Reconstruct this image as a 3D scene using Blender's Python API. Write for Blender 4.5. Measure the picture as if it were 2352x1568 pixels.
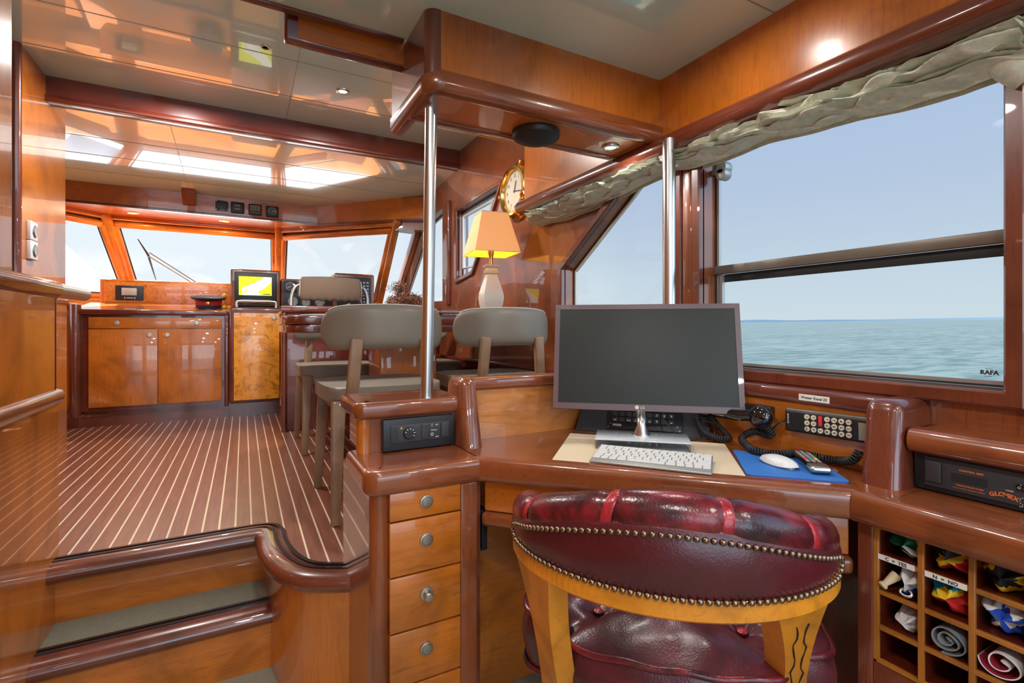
import bpy, bmesh, math, random
from math import sin, cos, pi, radians, sqrt
from mathutils import Vector as V, Matrix, noise
for o in list(bpy.data.objects): bpy.data.objects.remove(o)
S = bpy.context.scene
COL = S.collection
# ---------------------------------------------------------------- camera
EYE = 1.085
cam = bpy.data.cameras.new('camera'); camo = bpy.data.objects.new('camera', cam); COL.objects.link(camo)
cam.sensor_width = 36; cam.lens = 36*1140/2352; cam.shift_y = -(784-752)/2352
cam.clip_start = .02; cam.clip_end = 20000
camo.location = (0, 0, EYE); camo.rotation_euler = (radians(90), 0, radians(-28.4))
S.camera = camo
S.view_settings.view_transform = 'Standard'; S.view_settings.look = 'None'
S.view_settings.exposure = 0.52; S.view_settings.gamma = 1
try: S.view_settings.use_curve_mapping = False
except Exception: pass
S.cycles.max_bounces = 8; S.cycles.diffuse_bounces = 4; S.cycles.glossy_bounces = 4
S.cycles.transparent_max_bounces = 16; S.cycles.sample_clamp_indirect = 4
S.cycles.use_denoising = True
# ---------------------------------------------------------------- sky
W = bpy.data.worlds.new('sky'); S.world = W; W.use_nodes = True
nt = W.node_tree; nt.nodes.clear()
def N(nt, t, **k):
    n = nt.nodes.new(t)
    for a, b in k.items():
        if a in n.inputs: n.inputs[a].default_value = b
        else: setattr(n, a, b)
    return n
L = lambda nt, a, b: nt.links.new(a, b)
def ramp(nt, pts, fac=None, interp='LINEAR'):
    r = nt.nodes.new('ShaderNodeValToRGB'); cr = r.color_ramp; cr.interpolation = interp
    while len(cr.elements) > 1: cr.elements.remove(cr.elements[-1])
    for i, (p, c) in enumerate(pts):
        e = cr.elements[0] if i == 0 else cr.elements.new(p)
        e.position = p; e.color = (*c, 1) if len(c) == 3 else c
    if fac is not None: L(nt, fac, r.inputs['Fac'])
    return r
tc = N(nt, 'ShaderNodeTexCoord'); nm = N(nt, 'ShaderNodeVectorMath', operation='NORMALIZE'); L(nt, tc.outputs['Generated'], nm.inputs[0])
sep = N(nt, 'ShaderNodeSeparateXYZ'); L(nt, nm.outputs[0], sep.inputs[0])
base = ramp(nt, [(0, (.52, .61, .66)), (.06, (.49, .585, .66)), (.22, (.40, .495, .64)), (.5, (.31, .43, .64)), (1, (.2, .33, .6))], sep.outputs['Z'])
# the sky towards the bow and port side is whiter and brighter (hazy, sun side)
dt = N(nt, 'ShaderNodeVectorMath', operation='DOT_PRODUCT'); L(nt, nm.outputs[0], dt.inputs[0]); dt.inputs[1].default_value = (-.64, .77, 0)
mr = N(nt, 'ShaderNodeMapRange'); L(nt, dt.outputs['Value'], mr.inputs['Value'])
mr.inputs['From Min'].default_value = .15; mr.inputs['From Max'].default_value = .75
mx = N(nt, 'ShaderNodeMix', data_type='RGBA'); L(nt, mr.outputs[0], mx.inputs[0]); L(nt, base.outputs[0], mx.inputs[6]); mx.inputs[7].default_value = (.70, .77, .83, 1)
# clouds low over the bow
nz = N(nt, 'ShaderNodeTexNoise', Scale=5.0, Detail=7.0, Roughness=.6)
mp = N(nt, 'ShaderNodeMapping'); mp.inputs['Scale'].default_value = (1, 1, 2.6); L(nt, nm.outputs[0], mp.inputs[0]); L(nt, mp.outputs[0], nz.inputs['Vector'])
cz = ramp(nt, [(.0, (1, 1, 1)), (.07, (.85,)*3), (.13, (0, 0, 0))], sep.outputs['Z'])
ad = N(nt, 'ShaderNodeMath', operation='MULTIPLY'); L(nt, cz.outputs[0], ad.inputs[0])
cr_ = ramp(nt, [(.47, (0, 0, 0)), (.57, (1, 1, 1))], nz.outputs['Fac']); L(nt, cr_.outputs[0], ad.inputs[1])
ad2 = N(nt, 'ShaderNodeMath', operation='MULTIPLY'); L(nt, ad.outputs[0], ad2.inputs[0]); L(nt, mr.outputs[0], ad2.inputs[1])
mx2 = N(nt, 'ShaderNodeMix', data_type='RGBA'); L(nt, ad2.outputs[0], mx2.inputs[0]); L(nt, mx.outputs[2], mx2.inputs[6]); mx2.inputs[7].default_value = (.98, .96, .93, 1)
# the sky astern is boosted, added fill light for the interior
dt2 = N(nt, 'ShaderNodeVectorMath', operation='DOT_PRODUCT'); L(nt, nm.outputs[0], dt2.inputs[0]); dt2.inputs[1].default_value = (-.35, -.9, .25)
mr2 = N(nt, 'ShaderNodeMapRange'); L(nt, dt2.outputs['Value'], mr2.inputs['Value'])
mr2.inputs['From Min'].default_value = .15; mr2.inputs['From Max'].default_value = .8; mr2.inputs['To Min'].default_value = 1.0; mr2.inputs['To Max'].default_value = 6.0
bg = N(nt, 'ShaderNodeBackground'); L(nt, mx2.outputs[2], bg.inputs[0]); ml = N(nt, 'ShaderNodeMath', operation='MULTIPLY'); L(nt, mr2.outputs[0], ml.inputs[0]); ml.inputs[1].default_value = .84
L(nt, ml.outputs[0], bg.inputs[1]); wo = N(nt, 'ShaderNodeOutputWorld'); L(nt, bg.outputs[0], wo.inputs[0])
# ---------------------------------------------------------------- sun and lamps
def lamp(kind, loc, energy, col=(1, .85, .65), size=.08, rot=None, **k):
    l = bpy.data.lights.new('lamp_light', kind); l.energy = energy; l.color = col
    if kind == 'AREA': l.shape = 'DISK'; l.size = size
    elif kind != 'SUN': l.shadow_soft_size = size
    for a, b in k.items(): setattr(l, a, b)
    o = bpy.data.objects.new(kind.lower()+'_light', l); COL.objects.link(o); o.location = loc
    if rot: o.rotation_euler = rot
    return o
sun = lamp('SUN', (0, 0, 20), 17.0, (1, .93, .82), angle=radians(1.5))
sun.rotation_euler = V((.25, -.45, -.85)).to_track_quat('-Z', 'Y').to_euler()
UNSEEN_SALOON_LAMPS = [(.985, .862), (.10, .80), (.90, -.5), (.0, -.3), (.90, -1.6), (.0, -1.5)]  # first follows its reflection on the window board; the others are added fill
FILL_W = 6.0
WARM = (1, .96, .92)
for i, (x, y) in enumerate(UNSEEN_SALOON_LAMPS): lamp('AREA', (x, y, 1.915), 1.6 if i == 0 else 4.5 if i == 1 else FILL_W, WARM, .06 if i == 0 else .12)
for x, y in ((.459, 2.72), (-.3, 2.9)): lamp('AREA', (x, y, 2.305), 14.0, WARM, .12)  # second one has no fitting, added to brighten the wheelhouse
lamp('AREA', (1.137, 1.373, 1.70), 1.6, WARM, .05)
for x in (-.76, -.143, .482): lamp('AREA', (x, 4.8, 1.955), 4.0, (1, .8, .55), .05)
# ---------------------------------------------------------------- materials
M = {}
def bsdf(m): return m.node_tree.nodes['Principled BSDF']
def pm(name, col, rough=.4, metal=0, coat=0, coatr=.03, emit=None, es=1, spec=.5, ior=None, **k):
    m = bpy.data.materials.new(name); m.use_nodes = True; b = m.node_tree.nodes['Principled BSDF']
    b.inputs['Base Color'].default_value = (*col, 1); b.inputs['Roughness'].default_value = rough; b.inputs['Metallic'].default_value = metal
    b.inputs['Coat Weight'].default_value = coat; b.inputs['Coat Roughness'].default_value = coatr
    b.inputs['Specular IOR Level'].default_value = spec
    if ior: b.inputs['IOR'].default_value = ior
    if emit: b.inputs['Emission Color'].default_value = (*emit, 1); b.inputs['Emission Strength'].default_value = es
    m['b'] = 1; M[name] = m; return m
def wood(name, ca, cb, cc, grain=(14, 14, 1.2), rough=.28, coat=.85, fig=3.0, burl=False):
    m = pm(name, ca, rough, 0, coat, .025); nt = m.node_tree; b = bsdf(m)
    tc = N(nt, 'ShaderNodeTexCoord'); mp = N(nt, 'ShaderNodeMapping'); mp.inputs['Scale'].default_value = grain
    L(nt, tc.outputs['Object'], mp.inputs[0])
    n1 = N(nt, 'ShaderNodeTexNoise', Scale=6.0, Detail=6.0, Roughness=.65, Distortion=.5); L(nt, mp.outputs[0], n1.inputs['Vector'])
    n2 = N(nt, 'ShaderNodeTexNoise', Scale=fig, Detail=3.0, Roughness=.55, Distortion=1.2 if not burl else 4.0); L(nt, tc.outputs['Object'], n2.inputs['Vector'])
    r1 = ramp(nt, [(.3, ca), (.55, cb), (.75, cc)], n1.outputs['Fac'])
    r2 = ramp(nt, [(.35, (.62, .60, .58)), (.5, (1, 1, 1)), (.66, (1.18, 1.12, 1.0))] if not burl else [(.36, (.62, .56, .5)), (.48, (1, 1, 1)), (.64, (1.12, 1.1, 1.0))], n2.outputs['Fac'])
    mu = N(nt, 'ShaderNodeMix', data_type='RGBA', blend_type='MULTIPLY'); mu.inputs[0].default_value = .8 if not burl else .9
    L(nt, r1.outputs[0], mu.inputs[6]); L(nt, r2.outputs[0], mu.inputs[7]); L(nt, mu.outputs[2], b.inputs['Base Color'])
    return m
CH = ((.43, .108, .010), (.53, .155, .014), (.31, .065, .006))
wood('cherry', *CH); wood('cherry_x', *CH, grain=(1.2, 14, 14)); wood('cherry_y', *CH, grain=(14, 1.2, 14))
wood('cherry_pale', (.50, .17, .035), (.58, .22, .05), (.40, .12, .022), grain=(1.5, 14, 14))
MH = ((.120, .026, .014), (.160, .037, .018), (.078, .015, .008))
wood('mahogany', *MH); wood('mahogany_x', *MH, grain=(1.2, 14, 14)); wood('mahogany_y', *MH, grain=(14, 1.2, 14))
RW = ((.190, .046, .014), (.25, .066, .020), (.13, .028, .009))
wood('red_wood', *RW); wood('red_wood_x', *RW, grain=(1.2, 14, 14)); wood('red_wood_y', *RW, grain=(14, 1.2, 14))
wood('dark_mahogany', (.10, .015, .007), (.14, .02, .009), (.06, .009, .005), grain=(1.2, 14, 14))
wood('burl', (.74, .25, .018), (.85, .34, .03), (.48, .13, .012), grain=(3, 3, 3), fig=6, burl=True)
wood('burl_dull', (.50, .16, .03), (.56, .20, .04), (.36, .09, .02), grain=(3, 3, 3), fig=16, burl=True)
wood('walnut', (.24, .135, .07), (.29, .17, .09), (.17, .095, .05), rough=.5, coat=.1, grain=(20, 20, 2))
wood('honey', (.62, .215, .012), (.70, .27, .018), (.50, .16, .010), rough=.38, coat=.3, fig=6, grain=(10, 10, 10))
wood('lattice', (.36, .12, .015), (.42, .15, .02), (.28, .085, .01), rough=.4, coat=.3)
pm('crack', (.02, .008, .003), .8)
pm('ceiling', (.58, .79, .75), .14, 0, 1.0, .01, ior=1.6); bsdf(M['ceiling']).inputs['Coat IOR'].default_value = 1.85
pm('seam', (.30, .30, .27), .5)
pm('black_inlay', (.010, .007, .008), .25, coat=.6)
pm('steel', (.58, .59, .58), .27, 1); pm('brushed', (.62, .60, .55), .32, 1); pm('nickel', (.50, .48, .42), .38, 1)
pm('brass', (.80, .52, .16), .2, 1); pm('bronze', (.26, .19, .13), .3, 1)
pm('black', (.012, .013, .016), .42); pm('black_gloss', (.006, .006, .008), .08, coat=1); pm('black_soft', (.02, .021, .025), .6); pm('charcoal', (.035, .037, .042), .5)
pm('white', (.70, .70, .69), .35); pm('white_key', (.62, .62, .60), .4); pm('label', (.80, .78, .72), .5); pm('print_white', (.8, .8, .8), .5); pm('print_dark', (.04, .04, .045), .5)
pm('print_orange', (.75, .17, .04), .5); pm('print_grey', (.28, .26, .27), .5)
pm('red_plastic', (.75, .03, .03), .4); pm('cream_key', (.68, .62, .46), .45)
pm('lcd_grey', (.22, .21, .15), .35); pm('lcd_pale', (.42, .42, .38), .3)
pm('grey_leather', (.20, .172, .13), .42, spec=.5); pm('tan_suede', (.23, .155, .105), .85); pm('piping', (.62, .58, .50), .5)
pm('lamp_base', (.70, .62, .50), .22, coat=.4); pm('gold_trim', (.65, .50, .28), .3)
pm('mauve_bezel', (.13, .085, .095), .33, coat=.2); pm('screen', (.022, .026, .024), .36, spec=.3); pm('clear_base', (.62, .66, .68), .08, coat=1)
pm('placemat', (.70, .56, .38), .6); pm('blue_pad', (.03, .16, .50), .55); pm('pad_edge', (.02, .10, .36), .5)
pm('alu', (.42, .42, .40), .4, .6); pm('seal', (.02, .024, .026), .5); pm('bar', (.19, .17, .14), .35, .5); pm('cream_seal', (.62, .58, .46), .5)
pm('gelcoat', (.85, .86, .86), .25)
pm('glow', (1, .8, .5), .5, emit=(1, .80, .50), es=6); pm('shade_in', (.85, .5, .05), .8, emit=(1, .55, .03), es=.75)
pm('dial_face', (.62, .62, .52), .35); pm('gauge_face', (.03, .035, .035), .3, coat=1); pm('gauge_pale', (.25, .27, .24), .3)
pm('map_yellow', (.8, .85, .0), .4, emit=(.80, .86, .0), es=.7); pm('map_white', (.9, .93, .9), .4, emit=(.9, .95, .9), es=.7); pm('map_line', (.05, .06, .05), .4)
pm('twig', (.26, .11, .06), .7); pm('leaf', (.07, .08, .04), .6)
pm('navy', (.015, .012, .03), .6); pm('crimson', (.42, .01, .02), .6); pm('amber', (.85, .45, .02), .4); pm('knob_red', (.06, .008, .008), .2, coat=1)
for n, c in dict(f_green=(.0, .13, .05), f_white=(.72, .70, .68), f_black=(.012, .012, .014), f_red=(.55, .012, .015), f_yellow=(.85, .55, .01), f_crimson=(.33, .01, .03), f_teal=(.0, .28, .42), f_blue=(.01, .06, .42), f_grey=(.23, .24, .25), f_ivory=(.68, .55, .33)).items(): pm(n, c, .75)
def leather(name, dark, mid, hi, sc=5.0, rough=.27):
    m = pm(name, mid, rough, coat=.25, coatr=.2); nt = m.node_tree; b = bsdf(m); tc = N(nt, 'ShaderNodeTexCoord')
    n1 = N(nt, 'ShaderNodeTexNoise', Scale=sc, Detail=4.0, Roughness=.6, Distortion=.6); L(nt, tc.outputs['Object'], n1.inputs['Vector'])
    r = ramp(nt, [(.36, dark), (.5, mid), (.66, hi)], n1.outputs['Fac']); L(nt, r.outputs[0], b.inputs['Base Color'])
    n2 = N(nt, 'ShaderNodeTexVoronoi', Scale=260.0); L(nt, tc.outputs['Object'], n2.inputs['Vector'])
    n3 = N(nt, 'ShaderNodeTexNoise', Scale=26.0, Detail=3.0); L(nt, tc.outputs['Object'], n3.inputs['Vector'])
    a = N(nt, 'ShaderNodeMath', operation='MULTIPLY_ADD'); L(nt, n2.outputs['Distance'], a.inputs[0]); a.inputs[1].default_value = .25; L(nt, n3.outputs['Fac'], a.inputs[2])
    bp = N(nt, 'ShaderNodeBump', Strength=.25, Distance=.004); L(nt, a.outputs[0], bp.inputs['Height']); L(nt, bp.outputs[0], b.inputs['Normal'])
leather('leather_roll', (.014, .004, .006), (.075, .007, .012), (.25, .015, .022), 9)
leather('leather_panel', (.030, .005, .007), (.065, .006, .011), (.095, .008, .015), 5, .33)
leather('leather_seat', (.036, .009, .012), (.078, .013, .020), (.125, .018, .028), 7, .3)
leather('leather_red', (.22, .012, .018), (.38, .02, .03), (.50, .04, .05), 12)
# carpet
def fabricy(name, c1, c2, sc, bump, rough=.95):
    m = pm(name, c1, rough, spec=.2); nt = m.node_tree; b = bsdf(m); tc = N(nt, 'ShaderNodeTexCoord')
    n1 = N(nt, 'ShaderNodeTexNoise', Scale=sc, Detail=5.0, Roughness=.75); L(nt, tc.outputs['Object'], n1.inputs['Vector'])
    r = ramp(nt, [(.3, c1), (.7, c2)], n1.outputs['Fac']); L(nt, r.outputs[0], b.inputs['Base Color'])
    bp = N(nt, 'ShaderNodeBump', Strength=.8, Distance=bump); L(nt, n1.outputs['Fac'], bp.inputs['Height']); L(nt, bp.outputs[0], b.inputs['Normal'])
fabricy('carpet', (.32, .32, .225), (.50, .50, .385), 180, .006)
fabricy('curtain', (.46, .56, .48), (.80, .76, .62), 40, .002, .85)
# lamp shade: thin cloth that lets the bulb through
m = pm('shade', (.80, .66, .48), .8); b = bsdf(m); b.inputs['Transmission Weight'].default_value = 0
nt = m.node_tree; tr = N(nt, 'ShaderNodeBsdfTranslucent'); tr.inputs[0].default_value = (.85, .62, .38, 1); ms = N(nt, 'ShaderNodeMixShader'); ms.inputs[0].default_value = .45
L(nt, b.outputs[0], ms.inputs[1]); L(nt, tr.outputs[0], ms.inputs[2]); L(nt, ms.outputs[0], nt.nodes['Material Output'].inputs[0])
# glass
def glassm(name, tint, gl=.03):
    m = bpy.data.materials.new(name); m.use_nodes = True; nt = m.node_tree; nt.nodes.remove(nt.nodes['Principled BSDF'])
    t = N(nt, 'ShaderNodeBsdfTransparent'); t.inputs[0].default_value = (*tint, 1); g = N(nt, 'ShaderNodeBsdfGlossy'); g.inputs['Roughness'].default_value = .02
    f = N(nt, 'ShaderNodeFresnel'); f.inputs[0].default_value = 1.4; mm = N(nt, 'ShaderNodeMath', operation='MULTIPLY'); L(nt, f.outputs[0], mm.inputs[0]); mm.inputs[1].default_value = gl
    ms = N(nt, 'ShaderNodeMixShader'); L(nt, mm.outputs[0], ms.inputs[0]); L(nt, t.outputs[0], ms.inputs[1]); L(nt, g.outputs[0], ms.inputs[2]); L(nt, ms.outputs[0], nt.nodes['Material Output'].inputs[0])
    M[name] = m
glassm('glass', (.97, .985, .98)); glassm('acrylic', (.95, .97, .98), .6)
# striped floor: dark planks with pale caulking every 5 cm
m = pm('deck_stripes', (.2, .06, .03), .34, 0, .6, .30); nt = m.node_tree; b = bsdf(m)
tc = N(nt, 'ShaderNodeTexCoord'); sp = N(nt, 'ShaderNodeSeparateXYZ'); L(nt, tc.outputs['Object'], sp.inputs[0])
a1 = N(nt, 'ShaderNodeMath', operation='MULTIPLY_ADD'); L(nt, sp.outputs['X'], a1.inputs[0]); a1.inputs[1].default_value = 20; a1.inputs[2].default_value = 100-.0245*20+.06
a2 = N(nt, 'ShaderNodeMath', operation='FRACT'); L(nt, a1.outputs[0], a2.inputs[0])
a3 = N(nt, 'ShaderNodeMath', operation='LESS_THAN'); L(nt, a2.outputs[0], a3.inputs[0]); a3.inputs[1].default_value = .115
mp = N(nt, 'ShaderNodeMapping'); mp.inputs['Scale'].default_value = (20, 1.5, 20); L(nt, tc.outputs['Object'], mp.inputs[0])
n1 = N(nt, 'ShaderNodeTexNoise', Scale=5.0, Detail=5.0); L(nt, mp.outputs[0], n1.inputs['Vector'])
r1 = ramp(nt, [(.3, (.15, .042, .022)), (.7, (.27, .085, .045))], n1.outputs['Fac'])
mu = N(nt, 'ShaderNodeMix', data_type='RGBA'); L(nt, a3.outputs[0], mu.inputs[0]); L(nt, r1.outputs[0], mu.inputs[6]); mu.inputs[7].default_value = (.78, .62, .42, 1); L(nt, mu.outputs[2], b.inputs['Base Color'])
# woven placemat
m = M['placemat']; nt = m.node_tree; b = bsdf(m); tc = N(nt, 'ShaderNodeTexCoord'); mp = N(nt, 'ShaderNodeMapping'); mp.inputs['Rotation'].default_value = (0, 0, radians(45)); L(nt, tc.outputs['Object'], mp.inputs[0])
ck = N(nt, 'ShaderNodeTexChecker', Scale=260.0); L(nt, mp.outputs[0], ck.inputs['Vector']); ck.inputs[1].default_value = (.78, .66, .47, 1); ck.inputs[2].default_value = (.52, .39, .24, 1); L(nt, ck.outputs[0], b.inputs['Base Color'])
# sea
m = pm('sea', (.05, .17, .23), .22, spec=.35); nt = m.node_tree; b = bsdf(m); tc = N(nt, 'ShaderNodeTexCoord')
mp = N(nt, 'ShaderNodeMapping'); mp.inputs['Scale'].default_value = (.35, 1.0, 1); mp.inputs['Rotation'].default_value = (0, 0, radians(40)); L(nt, tc.outputs['Object'], mp.inputs[0])
n1 = N(nt, 'ShaderNodeTexNoise', Scale=.8, Detail=8.0, Roughness=.62); L(nt, mp.outputs[0], n1.inputs['Vector'])
n4 = N(nt, 'ShaderNodeTexNoise', Scale=.09, Detail=3.0); L(nt, mp.outputs[0], n4.inputs['Vector'])
r = ramp(nt, [(.40, (.009, .029, .034)), (.56, (.044, .072, .070))], n1.outputs['Fac'])
r4 = ramp(nt, [(.35, (.75, .8, .85)), (.6, (1.1, 1.1, 1.08))], n4.outputs['Fac']); mu = N(nt, 'ShaderNodeMix', data_type='RGBA', blend_type='MULTIPLY'); mu.inputs[0].default_value = 1
L(nt, r.outputs[0], mu.inputs[6]); L(nt, r4.outputs[0], mu.inputs[7]); L(nt, mu.outputs[2], b.inputs['Base Color'])
bp = N(nt, 'ShaderNodeBump', Strength=.55, Distance=.35); L(nt, n1.outputs['Fac'], bp.inputs['Height']); L(nt, bp.outputs[0], b.inputs['Normal'])
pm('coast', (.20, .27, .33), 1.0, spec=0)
# ---------------------------------------------------------------- mesh helpers
def frame(o, x, y=None, z=None):
    x = V(x).normalized()
    if z is not None and y is None: z = V(z).normalized(); y = z.cross(x).normalized(); z = x.cross(y)
    else: y = V(y).normalized(); z = x.cross(y).normalized(); y = z.cross(x)
    m = Matrix((x, y, z)).transposed().to_4x4(); m.translation = V(o); return m
def rz(a, o=(0, 0, 0)): return Matrix.Translation(V(o)) @ Matrix.Rotation(a, 4, 'Z')
class MB:
    def __init__(s, M0=None): s.bm = bmesh.new(); s.mats = ['']; s.M0 = M0; s.cur = 0
    def _a(s, vs, fs, Mx=None, smooth=True):
        if s.M0 is not None: Mx = s.M0 @ Mx if Mx is not None else s.M0
        bv = [s.bm.verts.new(Mx @ V(v) if Mx is not None else V(v)) for v in vs]; out = []
        for f in fs:
            try: q = s.bm.faces.new([bv[i] for i in f]); q.material_index = s.cur; out.append(q)
            except ValueError: pass
        return bv, out
    def mat(s, name):
        if s.mats == ['']: s.mats = [name]
        if name not in s.mats: s.mats.append(name)
        s.cur = s.mats.index(name); return s
    def _bev(s, bv, fs, r, seg, es=None):
        if r > 0:
            if es is None: es = list({e for f in fs for e in f.edges})
            bmesh.ops.bevel(s.bm, geom=es, offset=r, segments=seg, profile=.5, affect='EDGES', clamp_overlap=True, material=-1)
    def box(s, x0, x1, y0, y1, z0, z1, r=0, seg=3, Mx=None):
        x0, x1 = sorted((x0, x1)); y0, y1 = sorted((y0, y1)); z0, z1 = sorted((z0, z1))
        vs = [(x, y, z) for x in (x0, x1) for y in (y0, y1) for z in (z0, z1)]
        fs = [(0, 1, 3, 2), (4, 6, 7, 5), (0, 4, 5, 1), (2, 3, 7, 6), (0, 2, 6, 4), (1, 5, 7, 3)]
        bv, f = s._a(vs, fs, Mx); s._bev(bv, f, min(r, .49*min(x1-x0, y1-y0, z1-z0)), seg); return s
    def prism(s, poly, z0, z1, r=0, seg=3, Mx=None, which='all'):
        n = len(poly); ar = sum(poly[i][0]*poly[(i+1) % n][1]-poly[(i+1) % n][0]*poly[i][1] for i in range(n))
        if ar < 0: poly = poly[::-1]
        vs = [(x, y, z0) for x, y in poly]+[(x, y, z1) for x, y in poly]
        fs = [tuple(range(n))[::-1], tuple(range(n, 2*n))]+[(i, (i+1) % n, n+(i+1) % n, n+i) for i in range(n)]
        bv, f = s._a(vs, fs, Mx)
        if r > 0:
            es = list({e for q in f for e in q.edges})
            if which == 'top': es = list(f[1].edges)
            if which == 'ends': es = list(f[1].edges)+list(f[0].edges)
            if which == 'side': es = [e for e in es if not (e in set(f[0].edges) or e in set(f[1].edges))]
            s._bev(bv, f, r, seg, es)
        return s
    def quad(s, pts, Mx=None): s._a(pts, [tuple(range(len(pts)))], Mx); return s
    def cyl(s, p, q, r, r2=None, seg=20, bev=0):
        p, q = V(p), V(q); r2 = r if r2 is None else r2; d = (q-p)
        x = d.orthogonal().normalized(); y = d.normalized().cross(x)
        vs = [p+(x*cos(2*pi*i/seg)+y*sin(2*pi*i/seg))*r for i in range(seg)]+[q+(x*cos(2*pi*i/seg)+y*sin(2*pi*i/seg))*r2 for i in range(seg)]
        fs = [tuple(range(seg))[::-1], tuple(range(seg, 2*seg))]+[(i, (i+1) % seg, seg+(i+1) % seg, seg+i) for i in range(seg)]
        bv, f = s._a(vs, fs)
        if bev: s._bev(bv, f, bev, 2, list(f[0].edges)+list(f[1].edges))
        return s
    def tube(s, pts, r, seg=12, closed=False, caps=True):
        pts = [V(p) for p in pts]; n = len(pts); rr = r if isinstance(r, (list, tuple)) else [r]*n
        vs = []; prev = None
        for i, p in enumerate(pts):
            a = pts[(i-1) % n] if (closed or i > 0) else p; b = pts[(i+1) % n] if (closed or i < n-1) else p
            t = (b-a).normalized()
            x = t.orthogonal().normalized() if prev is None else (prev-t*prev.dot(t)).normalized()
            prev = x; y = t.cross(x)
            vs += [p+(x*cos(2*pi*k/seg)+y*sin(2*pi*k/seg))*rr[i] for k in range(seg)]
        fs = []
        for i in range(n if closed else n-1):
            j = (i+1) % n
            fs += [(i*seg+k, i*seg+(k+1) % seg, j*seg+(k+1) % seg, j*seg+k) for k in range(seg)]
        if caps and not closed: fs += [tuple(range(seg))[::-1], tuple(range((n-1)*seg, n*seg))]
        s._a(vs, fs); return s
    def lathe(s, prof, seg=28, Mx=None, sides=None):
        n = len(prof); sg = sides or seg; off = pi/4 if sides == 4 else 0
        vs = [(r*cos(2*pi*k/sg+off), r*sin(2*pi*k/sg+off), z) for r, z in prof for k in range(sg)]
        fs = [(i*sg+k, i*sg+(k+1) % sg, (i+1)*sg+(k+1) % sg, (i+1)*sg+k) for i in range(n-1) for k in range(sg)]
        if prof[0][0] > 1e-6: fs.append(tuple(range(sg))[::-1])
        if prof[-1][0] > 1e-6: fs.append(tuple(range((n-1)*sg, n*sg)))
        s._a(vs, fs, Mx); return s
    def grid(s, fn, nu, nv, cu=False, cv=False, Mx=None):
        vs = [fn(i/(nu if cu else nu-1), j/(nv if cv else nv-1)) for i in range(nu) for j in range(nv)]
        fs = [(i*nv+j, ((i+1) % nu)*nv+j, ((i+1) % nu)*nv+(j+1) % nv, i*nv+(j+1) % nv) for i in range(nu if cu else nu-1) for j in range(nv if cv else nv-1)]
        return s._a(vs, fs, Mx)
    def sweep(s, path, prof, closed=False, caps=True, Mx=None, up=(0, 0, 1)):
        # prof: (n, z) with n measured to the right of the travel direction
        path = [V(p) for p in path]; up = V(up); n = len(path); m = len(prof); vs = []
        for i, p in enumerate(path):
            d1 = (p-path[i-1]).normalized() if (i > 0 or closed) else None
            d2 = (path[(i+1) % n]-p).normalized() if (i < n-1 or closed) else None
            n1 = d1.cross(up).normalized() if d1 else None; n2 = d2.cross(up).normalized() if d2 else None
            if n1 is None: nn = n2
            elif n2 is None: nn = n1
            else:
                nn = (n1+n2).normalized(); nn = nn/max(.4, nn.dot(n1))
            vs += [p+nn*a+up*b for a, b in prof]
        fs = [(i*m+k, ((i+1) % n)*m+k, ((i+1) % n)*m+(k+1) % m, i*m+(k+1) % m) for i in range(n if closed else n-1) for k in range(m)]
        if caps and not closed: fs += [tuple(range(m)), tuple(range((n-1)*m, n*m))[::-1]]
        s._a(vs, fs, Mx); return s
    def ball(s, c, r, sc=(1, 1, 1), seg=16, Mx=None):
        c = V(c); n = max(6, seg//2)
        prof = [(r*sin(pi*i/n), -r*cos(pi*i/n)) for i in range(n+1)]
        vs = [(c.x+a*cos(2*pi*k/seg)*sc[0], c.y+a*sin(2*pi*k/seg)*sc[1], c.z+z*sc[2]) for a, z in prof for k in range(seg)]
        fs = [(i*seg+k, i*seg+(k+1) % seg, (i+1)*seg+(k+1) % seg, (i+1)*seg+k) for i in range(n) for k in range(seg)]
        s._a(vs, fs, Mx); bmesh.ops.remove_doubles(s.bm, verts=s.bm.verts, dist=1e-6); return s
    def holes(s, outer, holes, t0, t1, fn):
        # plate with openings; 2D points mapped by fn(a, b, t)
        for t, flip in ((t0, 0), (t1, 1)):
            es = []
            for lp in [outer]+holes:
                vs = [s.bm.verts.new(fn(a, b, t)) for a, b in lp]
                es += [s.bm.edges.new((vs[i], vs[(i+1) % len(vs)])) for i in range(len(vs))]
            bmesh.ops.triangle_fill(s.bm, use_beauty=True, use_dissolve=False, edges=es)
        for lp in [outer]+holes:
            n = len(lp)
            for i in range(n):
                a, b = lp[i], lp[(i+1) % n]; s._a([fn(*a, t0), fn(*b, t0), fn(*b, t1), fn(*a, t1)], [(0, 1, 2, 3)])
        bmesh.ops.remove_doubles(s.bm, verts=s.bm.verts, dist=1e-6); return s
    def text(s, st, size, Mx, ext=.0003, al='LEFT', bold=0):
        c = bpy.data.curves.new('t', 'FONT'); c.body = st; c.size = size; c.extrude = ext; c.align_x = al; c.resolution_u = 2; c.offset = bold
        o = bpy.data.objects.new('t', c); COL.objects.link(o); me = bpy.data.meshes.new_from_object(o)
        if s.M0 is not None: Mx = s.M0 @ Mx
        me.transform(Mx); old = set(s.bm.faces); s.bm.from_mesh(me)
        for f in s.bm.faces:
            if f not in old: f.material_index = s.cur
        bpy.data.objects.remove(o); bpy.data.curves.remove(c); return s
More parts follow.
